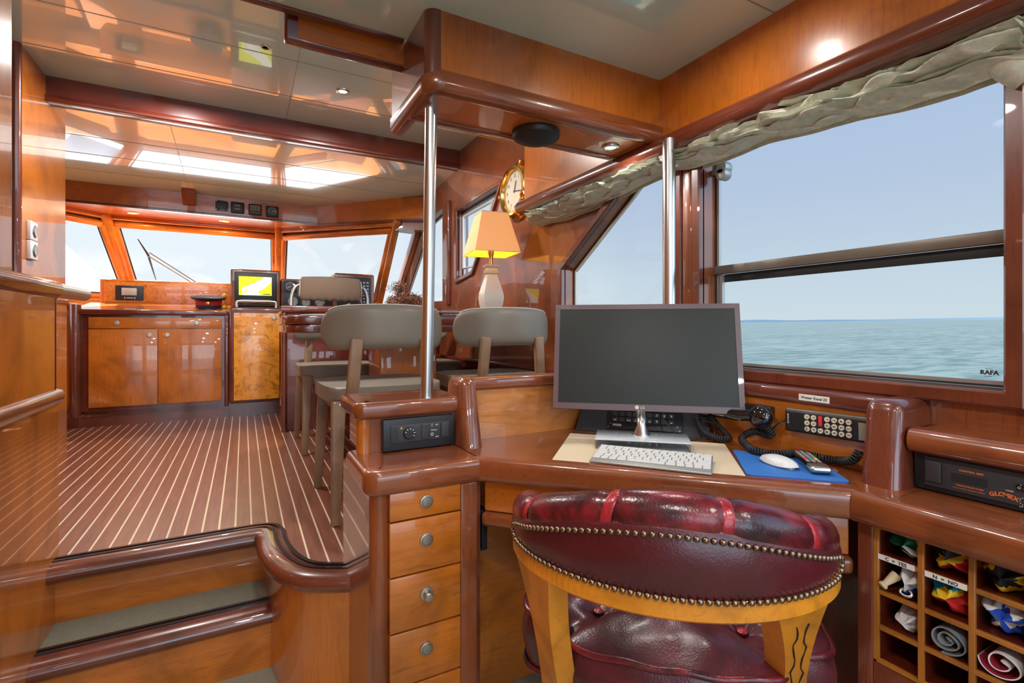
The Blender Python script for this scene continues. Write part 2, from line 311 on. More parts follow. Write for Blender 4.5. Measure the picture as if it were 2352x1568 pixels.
    def out(s, name, mat=None, parent=None, ang=38, flat=False):
        bmesh.ops.recalc_face_normals(s.bm, faces=s.bm.faces)
        me = bpy.data.meshes.new(name); s.bm.to_mesh(me); s.bm.free()
        for q in ([mat] if mat else s.mats): me.materials.append(M[q] if q else None)
        if mat:
            for p in me.polygons: p.material_index = 0
        o = bpy.data.objects.new(name, me); COL.objects.link(o)
        if parent is not None:
            r = parent
            while r.parent: r = r.parent
            if r.type == 'EMPTY': me.transform((Matrix.LocRotScale(r.location, r.rotation_euler, None)).inverted())
            o.parent = parent
        if not flat:
            me.polygons.foreach_set('use_smooth', [True]*len(me.polygons)); me.set_sharp_from_angle(angle=radians(ang))
        return o
def thing(name, label, cat, loc=(0, 0, 0), rot=0, group=None):
    o = bpy.data.objects.new(name, None); COL.objects.link(o); o.empty_display_size = .05
    o.location = loc; o.rotation_euler = (0, 0, rot); o['label'] = label; o['category'] = cat
    if group: o['group'] = group
    return o
def tag(o, label, cat, group=None, kind=None):
    o['label'] = label; o['category'] = cat
    if group: o['group'] = group
    if kind: o['kind'] = kind
    return o
def struct(o, label=None): o['kind'] = 'structure'; o['label'] = label or o.name.replace('_', ' '); return o
def sroot(name, label, loc=(0, 0, 0)):
    o = bpy.data.objects.new(name, None); COL.objects.link(o); o.location = loc; o.empty_display_size = .05; return struct(o, label)
def copy_tree(o, parent=None, **over):
    c = o.copy(); COL.objects.link(c); c.parent = parent
    for ch in o.children: copy_tree(ch, c)
    return c
# projection helpers: a picture point seen on a known plane of the place
CT, ST = cos(radians(28.4)), sin(radians(28.4))
def ray(px): k = (px-1176)/1140; return k*CT+ST, -k*ST+CT
def onZ(px, py, z):
    d = (EYE-z)*1140/(py-752); a, b = ray(px); return V((a*d, b*d, z))
def onX(px, py, x):
    a, b = ray(px); d = x/a; return V((x, b*d, EYE-(py-752)/1140*d))
def onY(px, py, y):
    a, b = ray(px); d = y/b; return V((a*d, y, EYE-(py-752)/1140*d))
def arc(cx, cy, r, a0, a1, n): return [(cx+r*cos(radians(a0+(a1-a0)*i/n)), cy+r*sin(radians(a0+(a1-a0)*i/n))) for i in range(n+1)]
def catmull(pts, n=8, closed=False):
    pts = [V(p) for p in pts]; out = []; m = len(pts)
    for i in range(m if closed else m-1):
        g = lambda k: pts[k % m] if closed else pts[max(0, min(m-1, k))]
        p0, p1, p2, p3 = g(i-1), g(i), g(i+1), g(i+2)
        for j in range(n):
            t = j/n; out.append(.5*((2*p1)+(p2-p0)*t+(2*p0-5*p1+4*p2-p3)*t*t+(3*p1-p0-3*p2+p3)*t**3))
    if not closed: out.append(pts[-1])
    return out
# ================================================================ THE SETTING
UF = .385      # wheelhouse floor
def floor_poly():
    inner = catmull([(.00, 1.985, 0), (.06, 1.98, 0), (.105, 1.955, 0), (.128, 1.89, 0), (.132, 1.79, 0), (.150, 1.68, 0), (.19, 1.585, 0), (.255, 1.54, 0), (.30, 1.52, 0)], 5)
    return inner
INNER = floor_poly()
STEP_X0 = -.505
b = MB(); b.prism([(-2.04, 1.985)]+[(p.x, p.y) for p in INNER]+[(.30, 1.40), (1.75, 1.40), (1.75, 4.9), (-2.04, 4.9)], UF-.03, UF)
struct(b.out('floor', 'deck_stripes', ang=20), 'raised wheelhouse floor of dark planks with pale stripes')
b = MB(); b.box(-2.04, 1.75, -2.6, 1.99, -.04, 0); struct(b.out('floor', 'carpet'), 'lower saloon floor under grey green carpet')
# hull side (starboard) with its windows
def RX(a, bb, t): return V((1.34+t, a, bb))
W2 = [(.401, .958), (1.146, .958), (1.146, 1.72), (.401, 1.72)]
W3 = [(1.255, .955), (1.953, .955), (1.953, 1.358), (1.557, 1.617), (1.44, 1.70), (1.255, 1.70)]
W4 = [(3.276, 1.43), (3.276, 1.905), (2.615, 1.925), (3.02, 1.462)]
W1 = [(3.60, 1.28), (3.60, 2.0), (4.02, 1.95), (4.80, 1.32)]
WA = [(-1.5, .958), (.16, .958), (.16, 1.72), (-1.5, 1.72)]
outer = [(-2.6, 0), (5.7, 0), (5.7, 1.22), (5.05, 1.26), (4.26, 1.98), (4.26, 2.42), (-2.6, 2.42)]
b = MB(); b.holes(outer, [W1, W2, W3, W4, WA], 0, .075, RX); struct(b.out('wall_right', 'red_wood', ang=20), 'varnished wood side wall with the sea windows')
def PX(a, bb, t): return V((-2.04-t, a, bb))
b = MB(); b.holes(outer, [[(3.60, 1.28), (3.60, 2.0), (4.02, 1.95), (4.80, 1.32)], [(.3, .96), (1.6, .96), (1.6, 1.72), (.3, 1.72)], [(-2.0, .96), (0, .96), (0, 1.72), (-2.0, 1.72)]], 0, .075, PX)
struct(b.out('wall_left', 'cherry', ang=20), 'varnished wood port side wall')
b = MB(); b.holes([(-2.04, 0), (1.42, 0), (1.42, 1.96), (-2.04, 1.96)], [[(-1.6, .05), (1.0, .05), (1.0, 1.86), (-1.6, 1.86)]], 0, .08, lambda a, z, t: V((a, -2.6-t, z)))  # out of view; the big opening is put in to admit sky light
struct(b.out('wall_back', 'cherry', ang=20), 'unseen aft wall with an opening added to let daylight in')
# ceilings
b = MB(); b.box(-2.04, 1.34, -2.6, 1.45, 1.94, 1.975); struct(b.out('ceiling', 'ceiling'), 'glossy off white saloon ceiling')
b = MB(); b.box(-2.04, 1.34, 1.45, 3.285, 2.33, 2.36); struct(b.out('ceiling', 'ceiling'), 'glossy off white ceiling over the steps')
b = MB(); b.prism([(3.27, 2.215), (4.62, 2.125), (4.62, 2.16), (3.27, 2.25)], -2.04, 1.34, Mx=Matrix(((0, 0, 1, 0), (1, 0, 0, 0), (0, 1, 0, 0), (0, 0, 0, 1))))
struct(b.out('ceiling', 'ceiling'), 'glossy off white wheelhouse ceiling sloping to the windscreen')
# joints between the ceiling panels
b = MB()
for y in (2.52, 2.92): b.box(-2.04, 1.34, y-.0015, y+.0015, 2.3285, 2.331)
b.box(.222, .225, 1.45, 3.28, 2.3285, 2.331)
struct(b.out('trim_1', 'seam'), 'thin joints between the ceiling panels over the steps')
b = MB()
def cz(y): return 2.215-(y-3.27)/1.35*.09
for y in (3.68, 3.98, 4.3): b.box(-2.04, 1.34, y-.0015, y+.0015, cz(y)-.0015, cz(y)+.003)
b._a([(-.36, 3.3, cz(3.3)-.001), (-.357, 3.3, cz(3.3)-.001), (-.367, 4.6, cz(4.6)-.001), (-.37, 4.6, cz(4.6)-.001)], [(0, 1, 2, 3)])
struct(b.out('trim_2', 'seam'), 'thin joints between the wheelhouse ceiling panels')
b = MB(); b.box(-2.04, 1.34, .845, .848, 1.9385, 1.941); b.box(.40, .403, -2.6, .84, 1.9385, 1.941)
struct(b.out('trim_3', 'seam'), 'thin joints between the saloon ceiling panels')
# cross beam
b = MB(); b.box(-.862, 1.34, 3.25, 3.31, 2.225, 2.332); b.box(-.862, 1.34, 3.238, 3.325, 2.205, 2.235, .006)
struct(b.out('trim_4', 'dark_mahogany'), 'dark wood cross beam under the wheelhouse ceiling')
# saloon ceiling edge strip and fascia behind it
b = MB(); b.box(-2.04, .42, 1.445, 1.47, 1.932, 1.98, .004); struct(b.out('trim_5', 'mahogany_x'), 'narrow dark strip along the saloon ceiling edge')
b = MB(); b.mat('dark_mahogany').box(.098, .44, 1.482, 1.52, 1.872, 2.33, .008); b.mat('cherry_x').box(.132, .44, 1.478, 1.50, 1.880, 2.2)
struct(b.out('trim_6'), 'upright fascia board with a rounded dark end under the ceiling')
# overhead box (soffit) with its rounded lower trim
b = MB(); b.mat('cherry').box(.455, 1.30, 1.268, 1.46, 1.76, 1.94); b.mat('mahogany').cyl((.458, 1.296, 1.74), (.458, 1.296, 1.94), .030, seg=24)
b.mat('mahogany').box(.428, .47, 1.296, 1.62, 1.74, 1.94); b.mat('mahogany').box(.438, .47, 1.60, 1.62, 1.74, 2.3)
struct(b.out('ceiling', ang=25), 'hanging overhead box faced with orange brown veneer')
b = MB(); prof = [(0, -.022), (0, .022), (.004, .032), (.014, .038), (.032, .036), (.044, .022), (.046, .0), (.042, -.016), (.03, -.026), (.012, -.027)]
prof = [(a-.03, z) for a, z in prof]
path = [(1.30, 1.268, 1.745), (.478, 1.268, 1.745)]+[(x, y, 1.745) for x, y in arc(.478, 1.308, .04, 270, 180, 6)[1:]]+[(.438, 1.62, 1.745)]
path = path[::-1]
b.sweep(path, prof); struct(b.out('trim_7', 'red_wood_x', ang=50), 'rounded moulding round the foot of the overhead box')
b = MB(); b.mat('cherry_x').box(.455, 1.32, 1.29, 1.458, 1.722, 1.765); b.mat('red_wood_x').box(.44, 1.32, 1.445, 1.478, 1.715, 1.94, .006)
b.mat('red_wood_y').box(1.20, 1.212, 1.29, 1.45, 1.7205, 1.73); struct(b.out('trim_8', ang=25), 'varnished underside of the overhead box')
# valance along the windows
b = MB(); b.prism([(1.268, 2.215), (1.268, -2.6), (1.345, -2.6), (1.345, 2.26), (1.30, 2.26)], 1.70, 2.33, .012, 3, which='side'); struct(b.out('trim_9', 'cherry', ang=25), 'orange brown board above the windows')
prof = [(0.0, -.03), (-.012, -.033), (.03, -.034), (.046, -.028), (.055, -.012), (.056, .004), (.050, .018), (.040, .026), (.034, .034), (.030, .034), (0, .034)]
prof = [(.0, .034), (.020, .034), (.028, .028), (.036, .022), (.044, .008), (.046, -.006), (.040, -.020), (.028, -.029), (.010, -.033), (-.05, -.033), (-.05, .034)]
b = MB(); b.sweep([(1.268, -2.6, 1.70), (1.268, 2.23, 1.70)], [(-a, z) for a, z in prof]); b.ball((1.262, 2.225, 1.699), .034, (1.1, .9, 1))
struct(b.out('trim_10', 'mahogany_y', ang=45), 'rounded mahogany rail along the foot of the window board')
# window trim: each window object holds its frame, seal and pane
def window(n, pts, gx, fr, sealm, inner=None, wall=1.34, extra=None):
    w = sroot('window_%d' % n, 'side window %d' % n, (gx, pts[0][0], pts[0][1]))
    c = V((sum(p[0] for p in pts)/len(pts), sum(p[1] for p in pts)/len(pts)))
    path = [(0, a, z) for a, z in pts]
    def loop(nm, mat, x0, x1, wd):
        b = MB()
        def off(d):
            o = []; m = len(pts)
            ar = sum(pts[i][0]*pts[(i+1) % m][1]-pts[(i+1) % m][0]*pts[i][1] for i in range(m)); sg = 1 if ar > 0 else -1
            for i in range(m):
                p, q, r = V(pts[i-1]), V(pts[i]), V(pts[(i+1) % m])
                d1 = (q-p).normalized(); d2 = (r-q).normalized(); n1 = V((-d1.y, d1.x))*sg; n2 = V((-d2.y, d2.x))*sg
                nn = (n1+n2).normalized(); o.append(q+nn*(d/max(.5, nn.dot(n1))))
            return o
        A, B = off(0.001), off(wd); m = len(pts)
        vs = [V((x, p.x, p.y)) for x in (x0, x1) for p in A+B]; K = 2*m; fs = []
        for i in range(m):
            j = (i+1) % m
            fs += [(i, j, m+j, m+i), (K+i, K+m+i, K+m+j, K+j), (i, K+i, K+j, j), (m+i, m+j, K+m+j, K+m+i)]
        b._a(vs, fs); b.out(nm, mat, w, flat=True)
    loop('window_frame', sealm, gx-.002, gx+.010, fr); loop('seal', 'seal', gx-.004, gx+.006, .006) if fr > .008 else None
    b = MB(); b._a([V((gx+.004, a, z)) for a, z in pts], [tuple(range(len(pts)))]); b.out('pane', 'glass', w, flat=True)
    return w
w1 = window(1, W1, 1.395, .014, 'alu'); w2 = window(2, W2, 1.402, .014, 'alu'); w3 = window(3, W3, 1.395, .014, 'cream_seal'); w4 = window(4, W4, 1.375, .020, 'alu')
w2['label'] = 'large sea window with a sliding lower pane'; w3['label'] = 'sea window with a slanted forward edge'
b = MB(); b.box(1.392, 1.408, .401, 1.146, 1.262, 1.290, .002); b.out('slide_bar', 'bar', w2)
b = MB(); b.box(1.410, 1.418, .401, 1.130, 1.236, 1.262, .002); b.out('lower_pane_rail', 'seal', w2)
b = MB(); b.box(1.398, 1.412, 1.118, 1.128, .975, 1.262); b.out('lower_pane_stile', 'alu', w2)
# sticker in the corner of the glass
MS = frame((1.399, .462, .985), (0, -1, 0), (0, 0, 1))
b = MB(); b.mat('print_dark'); b.text('RAFA', .0125, MS, .0002, bold=.0006); b.text('QUALITY', .003, MS @ Matrix.Translation((.008, .0115, 0)), .0002); b.text('LEARNED', .003, MS @ Matrix.Translation((.007, -.005, 0)), .0002)
b.out('sticker', None, w2, flat=True)
window(5, WA, 1.402, .014, 'alu')
# opened vent frame in window 4
b = MB()
ctr = [(3.22, 1.50), (3.22, 1.86), (2.76, 1.87), (3.0, 1.50)]
b.tube([(1.36, a, z) for a, z in ctr], .013, 6, closed=True); b.out('vent_frame', 'white', w4)
# inner mouldings round the openings (proud of the wall)
def mould(n, pts, wd, mat, x0=1.318, x1=1.345, lab=''):
    b = MB(); m = len(pts); ar = sum(pts[i][0]*pts[(i+1) % m][1]-pts[(i+1) % m][0]*pts[i][1] for i in range(m)); sg = -1 if ar > 0 else 1
    o = []
    for i in range(m):
        p, q, r = V(pts[i-1]), V(pts[i]), V(pts[(i+1) % m]); d1 = (q-p).normalized(); d2 = (r-q).normalized(); n1 = V((-d1.y, d1.x))*sg; n2 = V((-d2.y, d2.x))*sg
        nn = (n1+n2).normalized(); o.append((nn/max(.5, nn.dot(n1)), q))
    sec = [(0, x1), (0, x0+.004), (.004, x0), (wd-.006, x0), (wd-.001, x0+.004), (wd, x0+.010), (wd, x1)]
    vs = [V((x, (q+nn*d).x, (q+nn*d).y)) for nn, q in o for d, x in sec]; k = len(sec)
    fs = [(i*k+j, ((i+1) % m)*k+j, ((i+1) % m)*k+j+1, i*k+j+1) for i in range(m) for j in range(k-1)]
    b._a(vs, fs); struct(b.out('trim_%d' % n, mat, ang=30), lab)
mould(11, W2, .034, 'mahogany', lab='mahogany moulding round the large sea window')
mould(12, W3, .034, 'mahogany', lab='mahogany moulding round the slanted sea window')
mould(13, W4, .030, 'mahogany', 1.322, lab='mahogany moulding round the small forward window')
# wood sill filler and post between windows
b = MB(); b.box(1.322, 1.345, -2.6, .365, .90, .93, .006); b.box(1.322, 1.345, 1.18, 1.222, .93, 1.70, .008)
struct(b.out('trim_14', 'red_wood', ang=30), 'wood post between the sea windows')
b = MB(); b.box(1.315, 1.345, 3.42, 3.47, 1.25, 2.02, .01); struct(b.out('trim_15', 'mahogany'), 'dark upright strip beside the small window')
# ---------------------------------------------------------------- wheelhouse front
FY = 4.58
b = MB(); b.mat('cherry_x').prism([(-1.4, FY), (.56, FY), (1.0, 4.19), (1.34, 3.90), (1.34, 3.99), (1.03, 4.25), (.585, FY+.035), (-1.4, FY+.035)], 1.985, 2.16)
b.mat('mahogany_x').prism([(-1.4, FY-.004), (.56, FY-.004), (1.0, 4.186), (1.34, 3.895), (1.34, 4.0), (1.03, 4.26), (.585, FY+.04), (-1.4, FY+.04)], 1.972, 1.986)
struct(b.out('wall_front', ang=20), 'veneered header board above the windscreen')
b = MB(); b.mat('cherry_x').prism([(-2.0, 4.1), (-1.4, FY), (.56, FY), (1.34, 3.93), (1.34, 4.15), (.40, 5.06), (-1.05, 5.06), (-2.04, 4.35)], 1.976, 1.99)
struct(b.out('trim_16'), 'varnished ledge under the header board')
TOP = [V((-1.80, 4.17, 1.925)), V((-.955, 5.02, 1.935)), V((.285, 5.02, 1.935)), V((1.13, 4.17, 1.925))]
BOT = [V((-1.86, 4.95, 1.33)), V((-.885, 5.60, 1.34)), V((.315, 5.60, 1.34)), V((1.18, 4.95, 1.33))]
def wbar(b, p, q, wd, th, nrm):
    d = (q-p); m = frame(p, d, None, nrm); b.box(0, d.length, -wd/2, wd/2, -th/2, th/2, min(wd, th)*.28, 3, Mx=m)
for i in range(3):
    a, c, d, e = TOP[i], TOP[i+1], BOT[i+1], BOT[i]
    nrm = (c-a).cross(e-a).normalized(); w = sroot('window_%d' % (6+i), ['port windscreen pane', 'centre windscreen pane', 'starboard windscreen pane'][i], a)
    ins = .045
    q = [p+((sum((x for x in (a, c, d, e)), V())/4)-p).normalized()*ins for p in (a, c, d, e)]
    b = MB()
    for p1, p2 in ((q[0], q[1]), (q[1], q[2]), (q[2], q[3]), (q[3], q[0])): wbar(b, p1, p2, .052, .045, nrm)
    b.out('window_frame', 'cherry_x', w)
    b = MB()
    for p1, p2 in ((q[0], q[1]), (q[1], q[2]), (q[2], q[3]), (q[3], q[0])): wbar(b, p1+nrm*.018, p2+nrm*.018, .064, .006, nrm)
    b.out('seal', 'seal', w)
    b = MB(); b._a([p+nrm*.02 for p in q], [(0, 1, 2, 3)]); b.out('pane', 'glass', w, flat=True)
b = MB()
for i, (p, q) in enumerate(zip(TOP, BOT)): wbar(b, p+(p-q).normalized()*.1, q, .075 if i in (1, 2) else .06, .075, V((0, 1, .6)))
for i in range(3): wbar(b, TOP[i]+V((0, 0, .035)), TOP[i+1]+V((0, 0, .035)), .05, .08, V((0, 1, 0)))
for i in range(3): wbar(b, BOT[i]+V((0, 0, -.03)), BOT[i+1]+V((0, 0, -.03)), .07, .08, V((0, 1, 0)))
struct(b.out('trim_17', 'cherry', ang=30), 'orange varnished posts and rails of the windscreen')
# raked quarter post to the side wall, and front of the hull below the screen
b = MB(); wbar(b, V((1.33, 4.15, 1.95)), V((1.33, 4.93, 1.29)), .10, .06, V((1, 0, 0))); wbar(b, V((-2.03, 4.15, 1.95)), V((-2.03, 4.93, 1.29)), .10, .06, V((1, 0, 0)))
b.prism([(1.12, 4.13), (1.34, 3.99), (1.34, 4.24), (1.15, 4.2)], 1.9, 2.0)
struct(b.out('trim_18', 'red_wood', ang=30), 'raked wood quarter posts')
b = MB(); b.prism([(-2.04, 4.82), (-1.86, 4.95), (-.885, 5.60), (.315, 5.60), (1.18, 4.95), (1.40, 4.82), (1.40, 4.88), (1.2, 5.02), (.34, 5.68), (-.91, 5.68), (-1.9, 5.02), (-2.04, 4.9)], .2, 1.315)
struct(b.out('wall_front', 'cherry'), 'hull front under the windscreen')
# port bulkhead block (its face carries the switches), lower counter block and near wall
b = MB(); b.mat('cherry').box(-2.04, -.86, 2.945, 3.56, 1.24, 2.33); b.mat('mahogany').cyl((-.872, 2.94, UF), (-.872, 2.94, 2.33), .016, seg=16)
struct(b.out('wall_left', ang=30), 'glossy veneered bulkhead beside the port windows')
b = MB(); b.mat('cherry').box(-2.04, -.86, 2.05, 3.585, UF, 1.215); b.mat('red_wood_y').box(-2.04, -.852, 2.05, 3.60, 1.205, 1.24, .012)
struct(b.out('wall_left', ang=30), 'low veneered side below the bulkhead')
b = MB(); b.mat('cherry').box(-.62, -.53, -.3, 1.752, 1.15, 2.35); struct(b.out('wall_left', 'cherry'), 'near veneered wall panel at the left edge')
b = MB(); b.mat('cherry').box(-.62, -.505, -.4, 1.99, 0, 1.19); b.mat('cherry').box(-.6, -.500, -.4, 2.005, 0, .875)
b.mat('mahogany').cyl((-.515, 1.995, 0), (-.515, 1.995, 1.19), .012)
struct(b.out('wall_left', ang=30), 'waist high veneered wall beside the steps')
b = MB(); prof = [(-.13, -.03), (-.13, .02), (-.11, .03), (-.02, .03), (.004, .024), (.012, .008), (.010, -.008), (0, -.02), (-.006, -.03)]
b.sweep([(-.502, 2.015, 1.20), (-.502, -.4, 1.20)][::-1], prof); struct(b.out('trim_19', 'red_wood_y', ang=50), 'rounded cap on the waist high wall')
b = MB(); b.sweep([(-.500, -.4, .882), (-.500, 2.012, .882)], [(-.04, -.03), (-.04, .012), (-.01, .016), (.008, .010), (.014, -.004), (.010, -.022), (.002, -.03)])
struct(b.out('trim_20', 'red_wood_y', ang=50), 'rounded rail along the waist high wall')
# ---------------------------------------------------------------- steps
NP = [(0, .0), (0, -.05), (.045, -.052), (.078, -.048), (.092, -.036), (.096, -.022), (.090, -.008), (.076, .001), (.05, .004)]
st = thing('staircase', 'two carpeted wood steps with rounded dark nosings between saloon and raised floor', 'steps', (-.2, 1.9, 0))
b = MB(); b.box(STEP_X0, .07, 1.972, 1.99, .19, UF-.02); b.out('riser', 'cherry_x', st)
b = MB(); b.box(STEP_X0, .085, 1.765, 1.785, 0, .18); b.out('riser', 'cherry_x', st)
b = MB(); path = [V((STEP_X0-.01, 1.985, UF)), V((-.1, 1.985, UF))]+[V((p.x, p.y, UF)) for p in INNER]
b.sweep(path, [(a, z) for a, z in NP]); b.out('nosing', 'mahogany_x', st, ang=60)
b = MB()
for k in (.006, .030): b.sweep(path, [(k, .002), (k, .0062), (k+.012, .0066), (k+.012, .002)])
b.out('inlay_strip', 'black_inlay', st, ang=60)
b = MB(); p2 = [V((STEP_X0-.01, 1.835, .19)), V((.09, 1.835, .19))]; b.sweep(p2, [(a, z) for a, z in NP]); b.out('nosing', 'mahogany_x', st, ang=60)
b = MB()
for k in (.004, .026): b.sweep(p2, [(k, .002), (k, .0062), (k+.011, .0066), (k+.011, .002)])
b.out('inlay_strip', 'black_inlay', st, ang=60)
b = MB(); b.box(STEP_X0, .08, 1.832, 1.975, .165, .193, .003); o = b.out('tread_carpet', 'carpet', st)
# curved drum beside the steps
DR = catmull([(.062, 1.985, 0), (.072, 1.86, 0), (.078, 1.76, 0), (.095, 1.66, 0), (.135, 1.56, 0), (.185, 1.495, 0), (.255, 1.455, 0), (.30, 1.43, 0)], 5)
b = MB(); b.prism([(p.x, p.y) for p in DR]+[(.30, 1.985)], 0, UF-.045)
struct(b.out('wall_front', 'cherry', ang=30), 'curved veneered drum beside the steps')
# ================================================================ NAVIGATION DESK CORNER
def knob(parent, M0, r=.0165, mat='nickel', out_=False):
    b = MB(M0); p = [(0, 0), (r*.98, 0), (r, .003), (r*.96, .0055), (r*.80, .006), (r*.74, .0045), (r*.70, .005), (r*.68, .007), (0, .0075)]
    if out_: p = [(0, 0), (r*.98, 0), (r, .003), (r*.95, .005), (r*.55, .006), (r*.42, .010), (r*.42, .016), (r*.6, .020), (r*.64, .024), (r*.55, .026), (0, .0265)]
    b.lathe(p, 32); return b.out('knob', mat, parent, ang=30)
FR = lambda x, y, z: frame((x, y, z), (1, 0, 0), (0, 0, 1))     # local z points to -Y
dc = thing('drawer_cabinet', 'narrow cabinet of stacked drawers with round nickel knobs beside the desk', 'cabinet', (.39, 1.3, 0))
b = MB(); b.mat('red_wood').box(.262, .53, 1.188, 1.545, 0, .69); b.out('carcass', None, dc)
b = MB(); b.cyl((.285, 1.195, 0), (.285, 1.195, .69), .024, seg=32); b.box(.483, .53, 1.166, 1.2, 0, .69, .004); b.out('corner_post', 'red_wood', dc)
zs = [.709, .622, .49, .357, .226, .10]
for i in range(5):
    b = MB(); b.box(.303, .482, 1.165, 1.186, zs[i+1]+.0035, min(zs[i], .694)-.001, .0015, 2); d = b.out('drawer', 'cherry_x', dc)
    knob(d, FR(.392, 1.165, zs[i]-(.047 if i == 0 else .053)), out_=(i == 2))
def nose(r=.03, lip=.018):
    f = lambda v: (abs(v)**.62)*(1 if v >= 0 else -1)
    return [(-.03, -r)]+[(lip-r*.75+r*.75*f(cos(radians(a))), r*f(sin(radians(a)))) for a in range(-90, 91, 10)]+[(-.03, r)]
b = MB(); b.prism([(.275, 1.186), (.53, 1.186), (.53, 1.36), (.275, 1.36)], .69, .7497)
path = [(.262, 1.40, .72), (.262, 1.20, .72)]+[(x, y, .72) for x, y in arc(.286, 1.194, .024, 180, 270, 5)]+[(.53, 1.17, .72)]
b.sweep(path, nose()); b.out('countertop', 'red_wood_x', dc, ang=50)
b = MB(); b.mat('red_wood').box(.28, .56, 1.345, 1.54, .75, .845); b.mat('cherry').cyl((.284, 1.362, .75), (.284, 1.362, .845), .020, seg=24); b.out('upper_box', None, dc)
b = MB(); b.box(.275, .56, 1.35, 1.53, .842, .884)
path = [(.56, 1.545, .863), (.268, 1.545, .863), (.268, 1.365, .863)]+[(x, y, .863) for x, y in arc(.286, 1.362, .020, 180, 270, 5)]+[(.56, 1.342, .863)]
b.sweep(path, [(a, z) for a, z in nose(.0225, .012)]); b.out('upper_cap', 'red_wood_x', dc, ang=50)
hc = thing('heater_control_panel', 'black heater control panel with round dial on the drawer cabinet', 'control panel', (.42, 1.335, .75))
b = MB(); b.box(.325, .53, 1.322, 1.345, .753, .838, .003); b.out('housing', 'black', hc)
b = MB(); b.box(.345, .512, 1.3185, 1.324, .774, .822, .002); b.out('face', 'charcoal', hc)
b = MB(); b.lathe([(0, 0), (.0165, 0), (.0155, .008), (.013, .010), (0, .010)], 32, Mx=FR(.395, 1.3185, .799)); dl = b.out('dial', 'black_soft', hc)
b = MB()
for k in range(6): b.box(-.0008, .0008, .0105, .0145, .0101, .0106, Mx=FR(.395, 1.3185, .799) @ Matrix.Rotation(radians(-120+k*38), 4, 'Z'))
b.out('dial_mark', 'print_white', dl)
b = MB(); b.lathe([(0, 0), (.0028, 0), (.002, .002), (0, .0025)], 12, Mx=FR(.374, 1.3185, .813)); b.out('indicator_lamp', 'amber', hc)
b = MB(); b.lathe([(0, 0), (.0024, 0), (.002, .002), (0, .0025)], 12, Mx=FR(.374, 1.3185, .784)); b.out('indicator_lamp', 'f_green', hc)
b = MB(); b.box(.430, .452, 1.3155, 1.3195, .778, .820, .002); b.mat('f_crimson').box(.431, .451, 1.3145, 1.316, .812, .815); b.mats[0] = 'charcoal'; b.out('rocker_switch', None, hc)
b = MB(); b.box(.486, .508, 1.314, 1.3195, .778, .820, .003); b.out('rocker_switch', 'charcoal', hc)
b = MB(); b.mat('print_white')
for st_, x, z, s_ in (('I', .459, .811, .011), ('MIN', .470, .813, .0045), ('Webasto', .457, .799, .005), ('MAX', .470, .780, .0045)): b.text(st_, s_, FR(x, 1.3180, z), .0003)
b.tube([(.4605+.0035*cos(a*pi/8), 1.3180, .789+.0035*sin(a*pi/8)) for a in range(16)], .0007, 6, closed=True); b.out('lettering', None, hc)
b = MB()
for k in range(14): b.box(.347, .366, 1.3180, 1.3187, .777+k*.0031, .778+k*.0031)
b.out('speaker_grille', 'black', hc)
# partition behind the desk
pt = thing('low_partition', 'low veneered partition with red wood rail between desk and dining chairs', 'partition', (.9, 1.38, 0))
b = MB(); b.box(.56, 1.345, 1.36, 1.40, 0, .90); b.out('panel', 'cherry_pale', pt)
b = MB(); b.box(.58, 1.345, 1.348, 1.42, .897, .934, .010); b.out('rail', 'red_wood_x', pt)
# tapered end posts
def endpost(name, lab, rect_b, rect_t, z0, z1, mat='mahogany'):
    b = MB(); (x0, x1, y0, y1), (a0, a1, c0, c1) = rect_b, rect_t
    vs = [(x0, y0, z0), (x1, y0, z0), (x1, y1, z0), (x0, y1, z0), (a0, c0, z1), (a1, c0, z1), (a1, c1, z1), (a0, c1, z1)]
    bv, f = b._a(vs, [(0, 3, 2, 1), (4, 5, 6, 7), (0, 1, 5, 4), (1, 2, 6, 5), (2, 3, 7, 6), (3, 0, 4, 7)])
    es = [e for q in f for e in q.edges]; lows = set(f[0].edges); b._bev(bv, f, .024, 6, [e for e in set(es) if e not in lows])
    o = b.out(name, mat, ang=50); return tag(o, lab, 'post')
endpost('end_post', 'tapered rounded wood post at the left end of the desk partition', (.533, .592, 1.255, 1.43), (.545, .598, 1.315, 1.43), .75, .940, 'red_wood')
endpost('end_post', 'thick rounded mahogany post between the desk and the satellite control box', (1.172, 1.345, .515, .592), (1.205, 1.345, .525, .597), .7495, .930)
# desk
dk = thing('writing_desk', 'corner writing desk of glossy red brown wood set diagonally under the monitor', 'desk', (.9, 1.0, 0))
E0 = (.535, 1.175); E1 = (1.118, .562)
b = MB(); b.prism([(.535, 1.36), (.535, 1.190), (.545, 1.185), (1.128, .572), (1.128, .50), (1.30, .50), (1.30, 1.36)], .692, .7498); b.out('worktop', 'red_wood_x', dk)
b = MB(); b.sweep([(E0[0]-.004, E0[1]+.004, .72), (E1[0], E1[1], .72)], nose(.032, .020)); b.sweep([(E0[0]+.01, E0[1]-.002, .700), (E1[0], E1[1]+.01, .700)], [(-.02, -.014), (.0, -.014), (.006, -.006), (.006, .008), (-.02, .01)]); b.out('worktop_edge', 'red_wood_x', dk, ang=50)
DD = (V((E1[0], E1[1], 0))-V((E0[0], E0[1], 0))).normalized(); DN = V((DD.y, -DD.x, 0))   # DN points to the room
MD = frame((E0[0], E0[1], 0), DD, (0, 0, 1))    # x along the front, y up, z to the room
Ld = (V(E1)-V(E0)).length
b = MB(MD); b.box(.012, Ld-.012, .606, .684, -.06, -.016, .003); b.out('drawer', 'cherry_x', dk)
b = MB(MD); b.box(.004, Ld-.004, .566, .604, -.06, -.006, .012, 4); b.out('lower_rail', 'red_wood_x', dk)
b = MB(); b.box(.548, 1.34, 1.34, 1.359, .0, .692); b.out('back_panel', 'cherry_x', dk)
